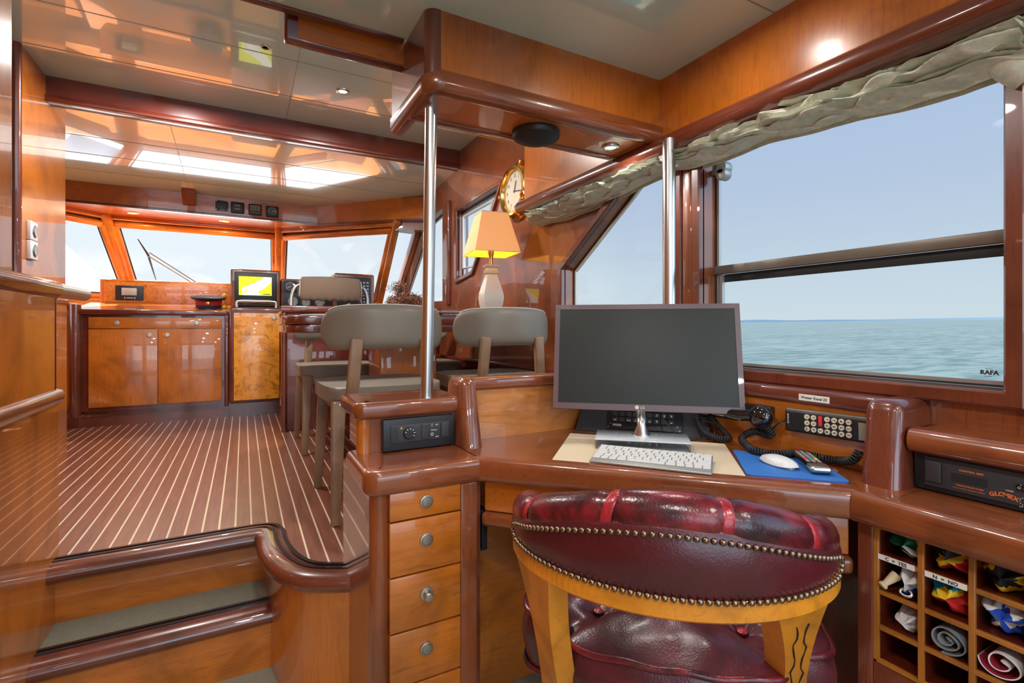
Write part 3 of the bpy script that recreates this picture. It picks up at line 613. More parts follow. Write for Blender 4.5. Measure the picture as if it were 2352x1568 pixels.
b = MB(); b.box(.531, .548, 1.19, 1.34, .0, .692); b.out('side_panel', 'mahogany', dk)
b = MB(); b.box(1.322, 1.339, .56, 1.34, .0, .692); b.out('side_panel', 'mahogany', dk)
b = MB(); b.box(1.268, 1.30, .592, 1.345, .75, .892); b.out('upstand', 'cherry_y', dk)
b = MB(); b.box(1.258, 1.345, .592, 1.345, .888, .926, .010); b.out('upstand_rail', 'mahogany_y', dk)
MLb = frame((1.2578, .735, .907), (0, -1, 0), (0, 0, 1))
b = MB(MLb); b.mat('label').box(-.038, .038, -.008, .008, -.0008, .0006); b.mat('print_dark').text('Wetter Kanal 23', .0095, Matrix.Translation((0, -.003, .0007)), .0002, 'CENTER', .0002); b.out('label_strip', None, dk, flat=True)
b = MB(); b.box(.55, .575, 1.20, 1.335, .49, .60, .004); b.box(.553, .556, 1.19, 1.2, .5, .59)
tag(b.out('speaker_box', 'black'), 'small black box fixed under the left end of the desk', 'box')
# pigeonhole cabinet with counter and raised shelf
pg = thing('pigeonhole_cabinet', 'signal flag cabinet with a lattice of square pigeonholes under the counter', 'cabinet', (1.23, .2, 0))
b = MB(); b.prism([(1.128, .501), (1.128, -.6), (1.33, -.6), (1.33, .501)], .692, .7498)
b.sweep([(1.110, .562, .72), (1.110, -.6, .72)], nose(.032, .022)); b.sweep([(1.120, .560, .700), (1.120, -.6, .700)], [(-.02, -.016), (.0, -.016), (.008, -.006), (.008, .01), (-.02, .01)]); b.out('countertop', 'red_wood_y', pg, ang=50)
b = MB(); b.box(1.122, 1.335, .538, .566, 0, .692, .002); b.out('end_panel', 'mahogany', pg)
ys = [.534, .4585, .3835, .3085, .2335, .1585, .0835]; zr = [.696, .624, .5525, .481, .413]
b = MB()
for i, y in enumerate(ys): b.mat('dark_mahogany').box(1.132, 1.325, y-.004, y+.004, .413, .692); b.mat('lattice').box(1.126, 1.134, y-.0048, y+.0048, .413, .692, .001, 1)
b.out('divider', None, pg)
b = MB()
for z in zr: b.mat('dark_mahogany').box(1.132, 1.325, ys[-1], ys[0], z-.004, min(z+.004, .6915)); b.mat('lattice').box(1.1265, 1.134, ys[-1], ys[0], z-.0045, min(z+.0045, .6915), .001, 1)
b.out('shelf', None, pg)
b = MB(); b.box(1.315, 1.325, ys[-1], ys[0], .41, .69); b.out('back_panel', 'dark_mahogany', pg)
b = MB(); b.box(1.124, 1.335, -.6, .537, 0, .408); b.box(1.124, 1.335, -.6, .078, .408, .69); b.out('lower_panel', 'mahogany', pg)
for s_, y, z in (('C  =  YES', .4985, .624), ('N  =  NO', .4205, .5525)):
    z += .001 if s_[0] == 'C' else .0715
    ML = frame((1.1258, y, z-.0), (0, -1, 0), (0, 0, 1))
    b = MB(ML); b.mat('label').box(-.031, .031, -.0052, .0052, -.0005, .0006); b.mat('print_dark').text(s_, .0092, Matrix.Translation((0, -.0033, .0007)), .0002, 'CENTER', .0003); b.out('label_strip', None, pg, flat=True)
b = MB(); b.box(1.235, 1.34, -.6, .515, .84, .872)
b.sweep([(1.228, .515, .852), (1.228, -.6, .852)], [(-.03, -.024)]+[(.004+.018*cos(radians(a)), .024*sin(radians(a))) for a in range(-90, 91, 15)]+[(-.03, .024)]); b.out('raised_shelf', 'red_wood_y', pg, ang=50)
b = MB(); b.box(1.262, 1.335, -.6, .515, .75, .84); b.out('shelf_back', 'dark_mahogany', pg)
# satellite control unit
MR = frame((1.2375, .515, .752), (0, -1, 0), (0, 0, 1))    # x aft, y up, z to the room
su = thing('satellite_control_unit', 'long black satellite control unit with orange lettering under the raised shelf', 'control unit', (1.25, .3, .752))
b = MB(MR); b.box(.0, .30, 0, .076, -.024, 0, .002); b.out('housing', 'black', su)
b = MB(MR); b.box(.019, .292, .010, .070, 0, .004, .0015); b.out('face', 'charcoal', su)
b = MB(MR); b.box(.022, .048, .020, .062, .004, .009, .002); b.out('cover_flap', 'print_dark', su)
b = MB(MR); b.box(.064, .118, .030, .046, .004, .0046); b.out('display', 'f_black', su)
b = MB(MR); b.mat('print_orange')
b.text('CONTROL UNIT', .0050, Matrix.Translation((.076, .052, .0042)), .0002, bold=.0002); b.text('MARINE SATELLITE TV DISH', .0034, Matrix.Translation((.071, .023, .0042)), .0002, bold=.0001)
b.text('FULL MOTORIZED STABILIZED ANTENNA', .0026, Matrix.Translation((.066, .0175, .0042)), .0002)
b.out('lettering', None, su, flat=True); b = MB(MR); b.mat('print_orange')
for k, ch in enumerate('GLOMEX'): b.text(ch, .0105, Matrix.Translation((.1255+k*.0062, .0215-.0005*(k-2.5)**2, .0042)) @ Matrix.Rotation(radians(-(k-2.5)*7), 4, 'Z'), .0003, 'CENTER', .0004)
b.out('lettering', None, su, flat=True); b = MB(MR); b.mat('print_white').text('POWER', .003, Matrix.Translation((.144, .033, .0042)), .0002); b.out('lettering', None, su, flat=True); b = MB(MR); b.mat('print_white'); b.text('SAT SELECT', .003, Matrix.Translation((.162, .009, .0042)), .0002); b.out('lettering', None, su, flat=True)
b = MB(MR); b.mat('black_gloss').box(.158, .172, .038, .050, .004, .007, .001); b.mat('print_white').text('O  -', .006, Matrix.Translation((.160, .042, .0072)), .0002); b.out('power_switch', None, su)
b = MB(MR)
for k in range(12): b.box(-.0005, .0005, .0065, .008, .0042, .0048, Mx=Matrix.Translation((.170, .020, 0)) @ Matrix.Rotation(k*pi/6, 4, 'Z'))
b.out('dial_mark', 'print_white', su)
b = MB(); p = onX(2078, 1062, 1.24); b.cyl((1.262, p.y, p.z), (1.244, p.y, p.z), .005, seg=12); b.lathe([(0, 0), (.012, .001), (.0135, .006), (.010, .012), (0, .014)], 20, Mx=frame((1.246, p.y, p.z), (0, -1, 0), (0, 0, 1)))
tag(b.out('pull_knob', 'knob_red'), 'small dark red pull knob beside the satellite control unit', 'knob')
# grab poles
b = MB(); b.cyl((.463, 1.372, .880), (.470, 1.352, 1.74), .0172, seg=32); b.cyl((.463, 1.372, .884), (.463, 1.372, .896), .0182, seg=32)
tag(b.out('grab_pole', 'steel'), 'stainless steel grab pole rising from the drawer cabinet to the overhead box', 'pole')
b = MB(); b.cyl((1.226, 1.185, .75), (1.226, 1.185, 1.70), .021, seg=32); tag(b.out('grab_pole', 'steel'), 'stainless steel grab pole behind the monitor before the slanted window', 'pole')
# speaker and spotlights
sp_ = thing('ceiling_speaker', 'round black speaker under the overhead box', 'speaker', (.838, 1.395, 1.722))
b = MB(); b.lathe([(0, .0), (.078, 0), (.079, -.012), (.074, -.022), (0, -.022)], 48, Mx=Matrix.Translation((.838, 1.385, 1.722))); b.out('rim', 'black', sp_)
b = MB(); b.lathe([(.074, -.020), (.060, -.029), (.03, -.034), (0, -.035)], 48, Mx=Matrix.Translation((.838, 1.385, 1.722))); b.out('grille', 'black_soft', sp_)
def spot(loc, lab, r=.04, grp=None, mat='steel'):
    t = thing('spotlight', lab, 'light', loc); MX = Matrix.Translation(loc)
    if grp: t['group'] = grp
    b = MB(); b.lathe([(r*.62, .004), (r*.62, -.002), (r*.72, -.006), (r*.97, -.004), (r, 0), (r, .002)], 32, Mx=MX); b.out('trim_ring', mat, t)
    b = MB(); b.lathe([(0, -.001), (r*.62, -.001), (r*.62, .002), (0, .002)], 32, Mx=MX); b.out('bulb', 'glow', t)
spot((1.137, 1.373, 1.7205), 'small lit spotlight in the overhead box beside the speaker', .032)
spot((.459, 2.723, 2.329), 'lit chrome spotlight in the cream ceiling above the dining chairs', .035)
for x, lab in ((-.76, 'left brass spotlight under the header board'), (-.143, 'brass spotlight under the header board below the gauges'), (.482, 'right brass spotlight under the header board beside the windscreen post')):
    spot((x, 4.8, 1.976), lab, .045, 'spotlights above the windscreen', 'brass')
for x, y in UNSEEN_SALOON_LAMPS: spot((x, y, 1.939), 'unseen recessed lamp in the saloon ceiling', .05, 'saloon ceiling lamps')  # out of view; all but the first are fittings for added fill lights
b = MB(); b.lathe([(.010, .004), (.012, -.001), (.018, -.002), (.019, .001)], 20, Mx=Matrix.Translation((.085, 2.46, 2.329))); b.lathe([(0, .0), (.010, .0)], 20, Mx=Matrix.Translation((.085, 2.46, 2.328)))
tag(b.out('ceiling_sensor', 'bronze'), 'tiny round bronze fitting in the cream ceiling', 'fitting')
# ---------------------------------------------------------------- things on the desk
MX0 = .7505
b = MB(); a, c, d, e = [V(p) for p in ((.906, 1.289, 0), (.684, 1.053, 0), (.991, .730, 0), (1.214, .963, 0))]
b.prism([(p.x, p.y) for p in (a, c, d, e)], MX0, MX0+.0016); tag(b.out('placemat', 'placemat', flat=True), 'beige woven placemat under the keyboard and monitor', 'placemat')
a, c, d, e = (1.166, .900), (.996, .731), (1.140, .588), (1.262, .722)
mp_ = MB(); mp_.mat('pad_edge').prism([a, c, d, e], MX0, MX0+.0038, .012, 5, which='side'); mp_.mat('blue_pad').prism([a, c, d, e], MX0+.0038, MX0+.0044, .012, 5, which='side')
mp_.mat('print_orange').text('logitec', .010, frame((1.20, .645, MX0+.0045), (.7, .72, 0), (-.72, .7, 0)), .0001)
tag(mp_.out('mouse_pad', ang=30), 'blue mouse pad on the desk', 'mouse pad')
# keyboard
KX = V((.176, -.222, 0)).normalized(); MK = frame((.749, .986, MX0+.0018), KX, (-KX.y, KX.x, 0))
kb = thing('keyboard', 'slim white and silver wireless keyboard on the placemat', 'keyboard', (.84, .87, MX0))
tilt = Matrix.Rotation(radians(4.5), 4, 'X')
b = MB(MK @ tilt); b.box(0, .281, 0, .130, 0, .006, .0025); b.out('base', 'alu', kb)
b = MB(MK); b.cyl((.002, .124, .0095), (.279, .124, .0095), .0088, seg=16); b.out('battery_tube', 'alu', kb)
rows = [[1]*14, [1]*13+[1.5], [1.5]+[1]*12+[1], [1.75]+[1]*11+[1.75], [1.25]+[1]*11+[2.25], [1, 1, 1, 1.25, 5, 1.25, 1, .95, .95, .95]]
hs = [.010]+[.0165]*5; y = .128
for r_, h in zip(rows, hs):
    y -= h+.0023; tot = sum(r_); u = (.275-.0023*(len(r_)-1))/tot; x = .003
    for k in r_:
        b = MB(MK @ tilt); b.box(x, x+k*u, y, y+h, .006, .0085, .0008, 1); b.out('key', 'white_key', kb, flat=True); x += k*u+.0023
# monitor
P0, P1 = V((.827, 1.268, .840)), V((1.243, .916, .840)); XD = (P1-P0); XD.z = 0; WW = XD.length; XD.normalize(); BK = V((-XD.y, XD.x, 0)); 
UPV = (V((0, 0, 1))*cos(radians(13))+BK*sin(radians(13))).normalized()
MM = frame(P0, XD, UPV)      # x right, y up, z to viewer
mo = thing('computer_monitor', 'large switched off flat monitor with mauve bezel on the desk', 'monitor', (1.0, 1.06, MX0))
HH = .325
b = MB(MM); b.box(0, WW, 0, HH, -.022, -.001, .004); b.out('back_shell', 'mauve_bezel', mo)
b = MB(MM); b.box(0, WW, 0, .019, -.002, .001, .0006, 1); b.box(0, WW, HH-.016, HH, -.002, .001, .0006, 1); b.box(0, .015, .019, HH-.016, -.002, .001); b.box(WW-.015, WW, .019, HH-.016, -.002, .001); b.out('bezel', 'mauve_bezel', mo)
b = MB(MM); b.box(.015, WW-.015, .019, HH-.016, -.003, -.0006); b.out('screen', 'screen', mo)
b = MB(MM); b.tube([(.001, .001, -.001), (WW-.001, .001, -.001), (WW-.001, HH-.001, -.001), (.001, HH-.001, -.001)], .0013, 6, closed=True); b.out('edge_strip', 'alu', mo)
b = MB(MM); b.mat('nickel').cyl((WW*.455, .0105, .001), (WW*.455, .0105, .0016), .0058, seg=20); b.mat('lcd_pale').text('LG', .0105, Matrix.Translation((WW*.455+.009, .0068, .001)), .0003, bold=.0004)
b.mat('print_grey').text('FLATRON', .0072, Matrix.Translation((.017, HH-.0105, .001)), .0003); b.text('IPS235', .004, Matrix.Translation((.056, HH-.0095, .001)), .0003)
b.mat('print_dark').box(WW-.032, WW-.019, .003, .013, .0008, .0014); b.out('logo', None, mo, flat=True)
BC = V((.985, 1.055, 0)); BX = V((.186, -.165, 0)).normalized(); MBs = frame((BC.x, BC.y, MX0+.0016), BX, (-BX.y, BX.x, 0))
b = MB(MBs); b.mat('acrylic').box(-.125, .125, -.060, .052, .0005, .024, .002); b.mat('clear_base').box(-.12, .12, -.052, .048, .0005, .003); b.mat('clear_base').box(-.127, .127, -.062, .054, .024, .0285, .002); b.out('stand_base', None, mo)
b = MB(); q = MM @ V((WW*.475, .03, -.02)); p = MBs @ V((0.0, .015, .028)); pts = catmull([p, p+V((0, 0, .035)), q-V((0, 0, .025)), q], 6)
b.tube(pts, [.026-.014*min(1, i/5) if i < 6 else .012+.0003*i for i in range(len(pts))], 16); b.out('stand_neck', 'brushed', mo)
b = MB(); b.tube(catmull([MM @ V((WW*.58, .05, -.024)), MM @ V((WW*.60, -.02, -.05)), V((1.10, 1.07, .80)), V((1.135, 1.045, .758)), V((1.18, 1.02, .757)), V((1.215, 1.0, .77)), V((1.222, 1.01, .80)), V((1.20, 1.03, .81))], 8), .0022, 8); b.out('cable', 'black', mo)
# mouse
ms_ = thing('computer_mouse', 'white curved computer mouse on the blue pad', 'mouse', (1.10, .72, MX0+.0044))
pA, pB = onZ(1750, 1050, .765), onZ(1826, 1078, .765); md = (pB-pA); md.z = 0; md.normalize(); mc = V((1.102, .722, MX0+.0044))
pA = onZ(1757, 1056, .757); pB = onZ(1822, 1074, .757); mc = (pA+pB)/2; mc.z = MX0+.0044; md = V((-.25, -.97, 0)).normalized()
MM2 = frame(mc, md, (-md.y, md.x, 0))
def mouse(u, v):
    a = 2*pi*u; r = v; x = .056*cos(a)*r; y = .028*sin(a)*r
    sgn = lambda t: (abs(t)**.8)*(1 if t > 0 else -1)
    x = .052*sgn(cos(a))*r; y = .026*sgn(sin(a))*r
    return V((x, y, .019*(1-abs(r)**2.6)**.5*(1-.35*(x/.052)**2)+.003+.004*(abs(x)/.056)**2))
b = MB(MM2); b.grid(mouse, 40, 10, cu=True); b.out('shell', 'white', ms_, ang=70)
b = MB(MM2); b.prism([(.046*cos(a*pi/12), .024*sin(a*pi/12)) for a in range(24)], 0, .0045); b.out('underside', 'alu', ms_)
# remote control
rc = thing('remote_control', 'black television remote control with silver end on the blue pad', 'remote control', (1.2, .68, MX0))
ra, rb = onZ(1838, 1040, .766), onZ(1902, 1092, .766); rd = (rb-ra); rd.z = 0; rlen = rd.length; rd.normalize()
MRC = frame((ra.x, ra.y, MX0+.0046), rd, (-rd.y, rd.x, 0))
b = MB(MRC); b.box(-.004, .160, -.021, .021, .0, .017, .007, 4); b.out('body', 'black_gloss', rc)
b = MB(MRC); b.box(.120, .163, -.0215, .0215, .004, .0185, .007, 4); b.out('silver_end', 'brushed', rc)
random.seed(3)
for i in range(9):
    for j in range(3):
        m_ = 'print_grey' if (i, j) not in ((0, 0), (6, 0), (6, 1), (6, 2)) else {(0, 0): 'red_plastic', (6, 0): 'red_plastic', (6, 1): 'f_teal', (6, 2): 'f_yellow'}[(i, j)]
        b = MB(MRC); b.box(.006+i*.0122, .0135+i*.0122, -.016+j*.0115, -.0075+j*.0115, .0165, .0187, .001, 1); b.out('button', m_, rc, flat=True)
# sloping black console with keypad behind the monitor
kp = thing('radio_console', 'sloping black radio console with keypad behind the monitor stand', 'console', (1.13, 1.2, .75))
A0, A1 = V((.955, 1.330, .7505)), V((1.228, 1.022, .7505)); kx = (A1-A0); kl = kx.length; kx.normalize(); kn = V((-kx.y, kx.x, 0))  # kn to the corner
b = MB(); t0, t1 = A0+kx*.02+kn*.055+V((0, 0, .10)), A1-kx*.012+kn*.055+V((0, 0, .10))
vs = [A0, A1, V((1.267, 1.345, .7505)), t0, t1, V((1.267, 1.345, t0.z))]
b._a(vs, [(0, 1, 4, 3), (0, 2, 1), (3, 4, 5), (1, 2, 5, 4), (0, 3, 5, 2)]); b.out('housing', 'charcoal', kp, flat=True)
ku = (t0-A0-kx*((t0-A0).dot(kx))).normalized(); MKP = frame(A0, kx, ku)
if (MKP.to_3x3() @ V((0, 0, 1))).dot(kn) > 0: MKP = frame(A0+kx*0, kx, ku)
b = MB(MKP); b.box(.10, .33, .012, .095, .0, .006, .002); b.out('face_plate', 'black', kp)
for i in range(9):
    for j in range(3):
        b = MB(MKP); b.box(.118+i*.0215, .135+i*.0215, .034+j*.019, .0495+j*.019, .006, .0095, .001, 1)
        k = b.out('key', 'charcoal', kp, flat=True)
        s_ = {(6, 1): '7', (7, 1): '8', (8, 1): '9', (6, 0): '0', (7, 0): '.', (8, 0): 'ent', (0, 0): 'DIM', (2, 0): 'SCAN', (3, 0): 'TX', (4, 0): 'CH', (5, 0): 'SEL', (6, 2): '4', (7, 2): '5', (8, 2): '6'}.get((i, j), '')
        if s_: b = MB(MKP); b.text(s_, .010 if len(s_) == 1 else .0045, Matrix.Translation((.1265+i*.0215, .0385+j*.019, .0096)), .0002, 'CENTER', .0002); b.out('key_lettering', 'print_white', k, flat=True)
b = MB(MKP); b.box(.120, .148, .020, .0275, .006, .0085, .002, 2); b.out('bar_key', 'lcd_pale', kp)
b = MB(MKP)
for x, y in ((.106, .016), (.323, .016), (.113, .028), (.316, .028)): b.cyl((x, y, .006), (x, y, .0078), .0032, seg=10)
b.out('screw', 'steel', kp)
# black phone handset on the upstand, with cradle
hp = thing('telephone_handset', 'glossy black telephone handset hung on the wood upstand', 'telephone', (1.25, .92, .85))
eA = onX(1748, 957, 1.225); eB = V((1.225, 1.035, .838))
b = MB(); b.ball(eA, .033, (.8, 1.0, .95), 24)
b.tube(catmull([eA+V((0, .0, .0)), eA+V((0, .030, .000)), eA+V((-.005, .075, -.006)), eB+V((0, .02, 0)), eB+V((0, 0, 0))], 6), [.022]*5+[.016]*15+[.02]*5, 16); b.ball(eB, .026, (1, 1, .95), 20); b.out('handset', 'black_gloss', hp, ang=60)
b = MB(); b.box(1.245, 1.268, eA.y-.012, eA.y+.10, eA.z-.01, eA.z+.026, .004); b.out('cradle', 'black', hp)
def coil(path, R, r, turns, seg=6, per=10):
    path = [V(p) for p in path]; L_ = [0]
    for i in range(1, len(path)): L_.append(L_[-1]+(path[i]-path[i-1]).length)
    n = int(turns*per); pts = []; prev = V((0, 0, 1)); j = 0
    for i in range(n+1):
        s_ = L_[-1]*i/n
        while j < len(path)-2 and L_[j+1] < s_: j += 1
        t = (s_-L_[j])/max(1e-9, L_[j+1]-L_[j]); p = path[j].lerp(path[j+1], t); d = (path[j+1]-path[j]).normalized()
        x = (prev-d*prev.dot(d))
        if x.length < 1e-3: x = d.orthogonal()
        x.normalize(); prev = x; y = d.cross(x); a = 2*pi*i/per
        pts.append(p+(x*cos(a)+y*sin(a))*R)
    b = MB(); b.tube(pts, r, seg); return b
cz_ = lambda px, py, z=.764: onZ(px, py, z)
b = coil(catmull([eA+V((0, -.012, -.022)), onX(1772, 1000, 1.243), V((1.235, .885, .800)), V((1.225, .915, .776)), cz_(1715, 1022, .765), cz_(1735, 1035, .765), cz_(1790, 1042, .765), cz_(1830, 1040, .765), cz_(1880, 1050, .766), cz_(1930, 1058, .765), onX(1960, 1055, 1.235), onX(1975, 1035, 1.24)], 10), .0085, .0021, 86)
b.out('coiled_cord', 'black_soft', hp, ang=80)
b = coil(catmull([eB+V((0, .02, -.02)), V((1.215, 1.06, .81)), V((1.20, 1.02, .775)), V((1.21, .965, .765)), V((1.235, .965, .768)), V((1.228, 1.0, .80)), V((1.225, 1.02, .82))], 10), .0075, .002, 46)
b.out('coiled_cord', 'black_soft', hp, ang=80)
# wall telephone with keys
ct = thing('mobile_handset', 'black corded telephone handset with cream keys on the upstand', 'telephone', (1.26, .71, .84))
ca, cb = onX(1806, 963, 1.250), V((1.250, .585, .850)); cx_ = (cb-ca).normalized(); MC = frame(ca, cx_, None, (-1, 0, 0))
if (MC.to_3x3() @ V((0, 1, 0))).z < 0: MC = MC @ Matrix.Rotation(pi, 4, 'X')
MC = frame(ca, cx_, (0, 0, 1)); 
b = MB(MC); b.box(0, .215, -.028, .028, -.016, .008, .006, 3); b.out('body', 'black', ct)
b = MB(MC); b.box(.003, .215, .022, .031, -.016, .006, .003); b.out('side_strip', 'bar', ct)
b = MB(MC)
for k in range(8): b.box(.017+k*.004, .0185+k*.004, -.018, .018, .008, .0086)
b.out('speaker_slots', 'f_black', ct)
b = MB(MC); b.text('SIMPLATE', .006, Matrix.Translation((.008, .018, .0081)) @ Matrix.Rotation(-pi/2, 4, 'Z'), .0002); b.out('lettering', 'print_white', ct, flat=True)
sym = [['^', '^', 'OK'], ['^', '^', 'P'], None, ['*', '0', '#'], ['7', '8', '9'], ['4', '5', '6'], ['1', '2', '3']]
for i in range(7):
    x = .060+i*.0163
    if i == 2:
        b = MB(MC); b.box(x-.0045, x+.0045, -.003, .021, .008, .011, .003, 2); k = b.out('red_key', 'red_plastic', ct)
        b = MB(MC); b.cyl((x, -.0145, .008), (x, -.0145, .0108), .0062, seg=20); k = b.out('key', 'cream_key', ct)
        b = MB(MC); b.text('E', .009, Matrix.Translation((x, -.0145, .0109)) @ Matrix.Rotation(-pi/2, 4, 'Z') @ Matrix.Translation((0, -.003, 0)), .0002, 'CENTER'); b.out('key_lettering', 'print_dark', k, flat=True); continue
    for j in range(3):
        y = .0155-j*.015; b = MB(MC); b.cyl((x, y, .008), (x, y, .0108), .0062, seg=20); k = b.out('key', 'cream_key', ct)
        b = MB(MC); b.text(sym[i][j], .009 if len(sym[i][j]) == 1 else .006, Matrix.Translation((x, y, .0109)) @ Matrix.Rotation(-pi/2, 4, 'Z') @ Matrix.Translation((0, -.003, 0)), .0002, 'CENTER', .0002); b.out('key_lettering', 'print_dark', k, flat=True)
b = MB(MC); b.box(.178, .208, -.022, .018, .008, .0095, .001); b.out('display', 'lcd_grey', ct)
b = MB(); b.tube(catmull([MC @ V((.0, .0, -.004)), onX(1788, 972, 1.245), onX(1776, 985, 1.245), onX(1772, 1000, 1.243)], 6), .0022, 8); b.out('cable', 'black_soft', ct)
# ---------------------------------------------------------------- rolled flags in the pigeonholes
def cloth(name, lab, cell, mats, seed, sy=.036, sz=.031, fl=.0, rough=.35, depth=.17, dy=0):
    # crumpled bundle lying in the hole: closed lumpy surface with deep folds
    cy = (ys[cell[0]]+ys[cell[0]+1])/2+dy; z0 = zr[cell[1]+1]+.005
    rnd = random.Random(seed); ph = [rnd.uniform(0, 6.28) for _ in range(8)]
    def f(u, v):
        a = 2*pi*u; x = v
        env = (max(0, 1-(1-min(1, x*3.2))**2))**.5 if x < .32 else 1
        fold = 1+rough*.42*sin(5*a+ph[0]+6*x)+rough*.30*sin(9*a+ph[1]-9*x)+rough*.35*noise.noise(V((cos(a)*2+seed, sin(a)*2, x*5)))
        r = env*fold
        y = sy*cos(a)*r; z = sz*sin(a)*r
        xx = 1.135+x*depth+.010*sin(3*a+ph[2])*(1-x)
        return V((xx, cy+max(-.034, min(.034, y)), z0+max(.0008, min(.060, sz*1.0+z))))
    b = MB(); bv, fs = b.grid(f, 64, 26, cu=True)
    b._a([f(i/64, 0) for i in range(64)], [tuple(range(64))])
    b.mats = mats
    for q in b.bm.faces:
        c = q.calc_center_median(); t = (c.z-z0)/.055+.35*(c.y-cy)/.03+.5*noise.noise(V((c.y*30+seed, c.z*30, c.x*12)))
        q.material_index = max(0, min(len(mats)-1, int((t*.9)*len(mats))))
    o = b.out(name, None, ang=70); return tag(o, lab, 'flag', 'rolled signal flags in the pigeonholes')
cloth('rolled_flag', 'green and white flag bundle in the topmost pigeonhole above the C label', (0, 0), ['f_white', 'f_white', 'f_green', 'f_green', 'f_green'], 1, dy=-.008)
cloth('rolled_flag', 'black, red and yellow flag stuffed above the N label', (1, 0), ['f_red', 'f_red', 'f_yellow', 'f_black', 'f_black'], 2)
cloth('rolled_flag', 'black flag with yellow edges in the top right pigeonhole', (2, 0), ['f_yellow', 'f_black', 'f_black', 'f_black', 'f_yellow'], 3)
cloth('rolled_flag', 'white and navy cloth bundle under the C label', (0, 1), ['f_blue', 'f_white', 'f_white', 'f_white'], 4, .024, dy=-.012)
cloth('rolled_flag', 'red flag with turquoise and yellow parts under the N label', (1, 1), ['f_red', 'f_red', 'f_red', 'f_yellow', 'f_teal'], 5)
cloth('rolled_flag', 'blue and white flag in the second row on the right', (2, 1), ['f_blue', 'f_white', 'f_blue', 'f_white', 'f_white'], 6)
cloth('rolled_flag', 'plain white cloth bundle in the third row on the left', (0, 2), ['f_white'], 7, .025, .022, dy=-.008)
def roll(name, lab, cell, mo_, mi, seed, R=.028, turns=2.6, dy=0):
    cy = (ys[cell[0]]+ys[cell[0]+1])/2+dy; z0 = zr[cell[1]+1]+.0055; n = 90
    b = MB(); th = .0022
    def f(u, v, s_):
        a = u*turns*2*pi+1.2; r = R*(.16+.84*u)+s_*th/2
        return V((1.132+v*.17+.003*sin(a*2), cy+r*cos(a)*1.05, z0+R*.92+r*sin(a)*.90))
    b.mat(mo_); b.grid(lambda u, v: f(u, v, 1), n, 8); b.mat(mi); b.grid(lambda u, v: f(u, v, -1), n, 8)
    b.mat(mo_)
    for v in (0, 1):
        vs = [f(i/n, v, s_) for i in range(n+1) for s_ in (1, -1)]; b._a(vs, [(2*i, 2*i+1, 2*i+3, 2*i+2) for i in range(n)])
    o = b.out(name, None, ang=70); return tag(o, lab, 'flag', 'rolled signal flags in the pigeonholes')
roll('rolled_flag', 'grey cloth rolled into a spiral in the middle of the third row', (1, 2), 'f_grey', 'f_grey', 1)
roll('rolled_flag', 'white and crimson rolled flag in the third row on the right', (2, 2), 'f_white', 'f_crimson', 2, .029, 1.8)
for i in (3, 4): cloth('rolled_flag', ['red and white flag bundle just outside the right edge', 'blue cloth bundle far right in the top row'][i-3], (i, 1 if i == 3 else 0), [['f_red', 'f_white'], ['f_blue', 'f_blue', 'f_white']][i-3], 20+i)
# ivory bell handle and silver cord in the second row
b = MB(); hp0 = V((1.120, .521, .5685)); hp1 = V((1.150, .506, .592)); dd = (hp1-hp0).normalized(); b.lathe([(0, 0), (.0075, .001), (.0085, .005), (.006, .009), (.0055, .011), (.0095, .034), (.010, .038), (0, .04)], 20, Mx=frame(hp0, dd.orthogonal(), None, dd))
tag(b.out('ivory_handle', 'f_ivory'), 'ivory coloured turned handle under the C label', 'handle')
b = MB(); b.tube([(1.137+.004*sin(k*pi/6), .486+.010*cos(k*pi/6), .5675+.005*sin(k*pi/6)) for k in range(12)], .0032, 8, closed=True); tag(b.out('silver_cord', 'brushed', ang=80), 'small ring of braided silver cord under the C label', 'cord')
# ================================================================ LEATHER DESK CHAIR
CC = V((.690, .683, 0)); SC = V((.763, .745, 0)); HD = radians(43); RT = V((cos(HD), -sin(HD), 0)); FW = V((sin(HD), cos(HD), 0))
ch = thing('desk_chair', 'burgundy leather captain chair with brass nails and honey wood frame at the desk', 'chair', (CC.x, CC.y, 0))
def ring(t, k=1.0, off=0.0):
    # t in degrees, 0 = middle of the back, +-90 = arm ends; off pushes outward
    a = radians(t); rx, ry = .272*k+off, .208*k+off
    return CC+RT*rx*sin(a)-FW*ry*cos(a)
def rn(t): a = radians(t); return (RT*sin(a)/.272-FW*cos(a)/.208).normalized()
TM = 90
def crown(t): return .5+.5*cos(radians(t)*180/TM)      # 1 in the middle, 0 at the ends
zb = lambda t: .692-.004*crown(t)-.018*max(0, abs(t)-70)/27
zt = lambda t: .733+.070*crown(t)
def band(name, mat, fn_sec, t0=-TM, t1=TM, n=64, closed=True, ang=60, parent=ch, caps=True):
    b = MB(); vs = []; k = None
    for i in range(n):
        t = t0+(t1-t0)*i/(n-1); sec = fn_sec(t); k = len(sec); vs += [ring(t, 1, o)+V((0, 0, z)) for o, z in sec]
    fs = [(i*k+j, (i+1)*k+j, (i+1)*k+(j+1) % k, i*k+(j+1) % k) for i in range(n-1) for j in range(k)]
    if caps: fs += [tuple(range(k)), tuple(range((n-1)*k, n*k))[::-1]]
    b._a(vs, fs); return b.out(name, mat, parent, ang=ang)
# wooden hoop
def sec_rail(t):
    z0, z1 = zb(t)-.027, zb(t)+.006; o0, o1 = -.045, .012
    return [(o0, z0), (o1-.004, z0), (o1, z0+.004), (o1, z1-.003), (o1-.003, z1), (o0, z1)]
band('back_rail', 'honey', sec_rail, ang=35)
def sec_panel(t):
    z0, z1 = zb(t), zt(t); m = (z0+z1)/2
    return [(-.035, z0), (.006, z0+.001), (.012, z0+.012), (.015, m), (.012, z1-.010), (.004, z1), (-.035, z1)]
band('outer_panel', 'leather_panel', sec_panel, -TM+9, TM-9)
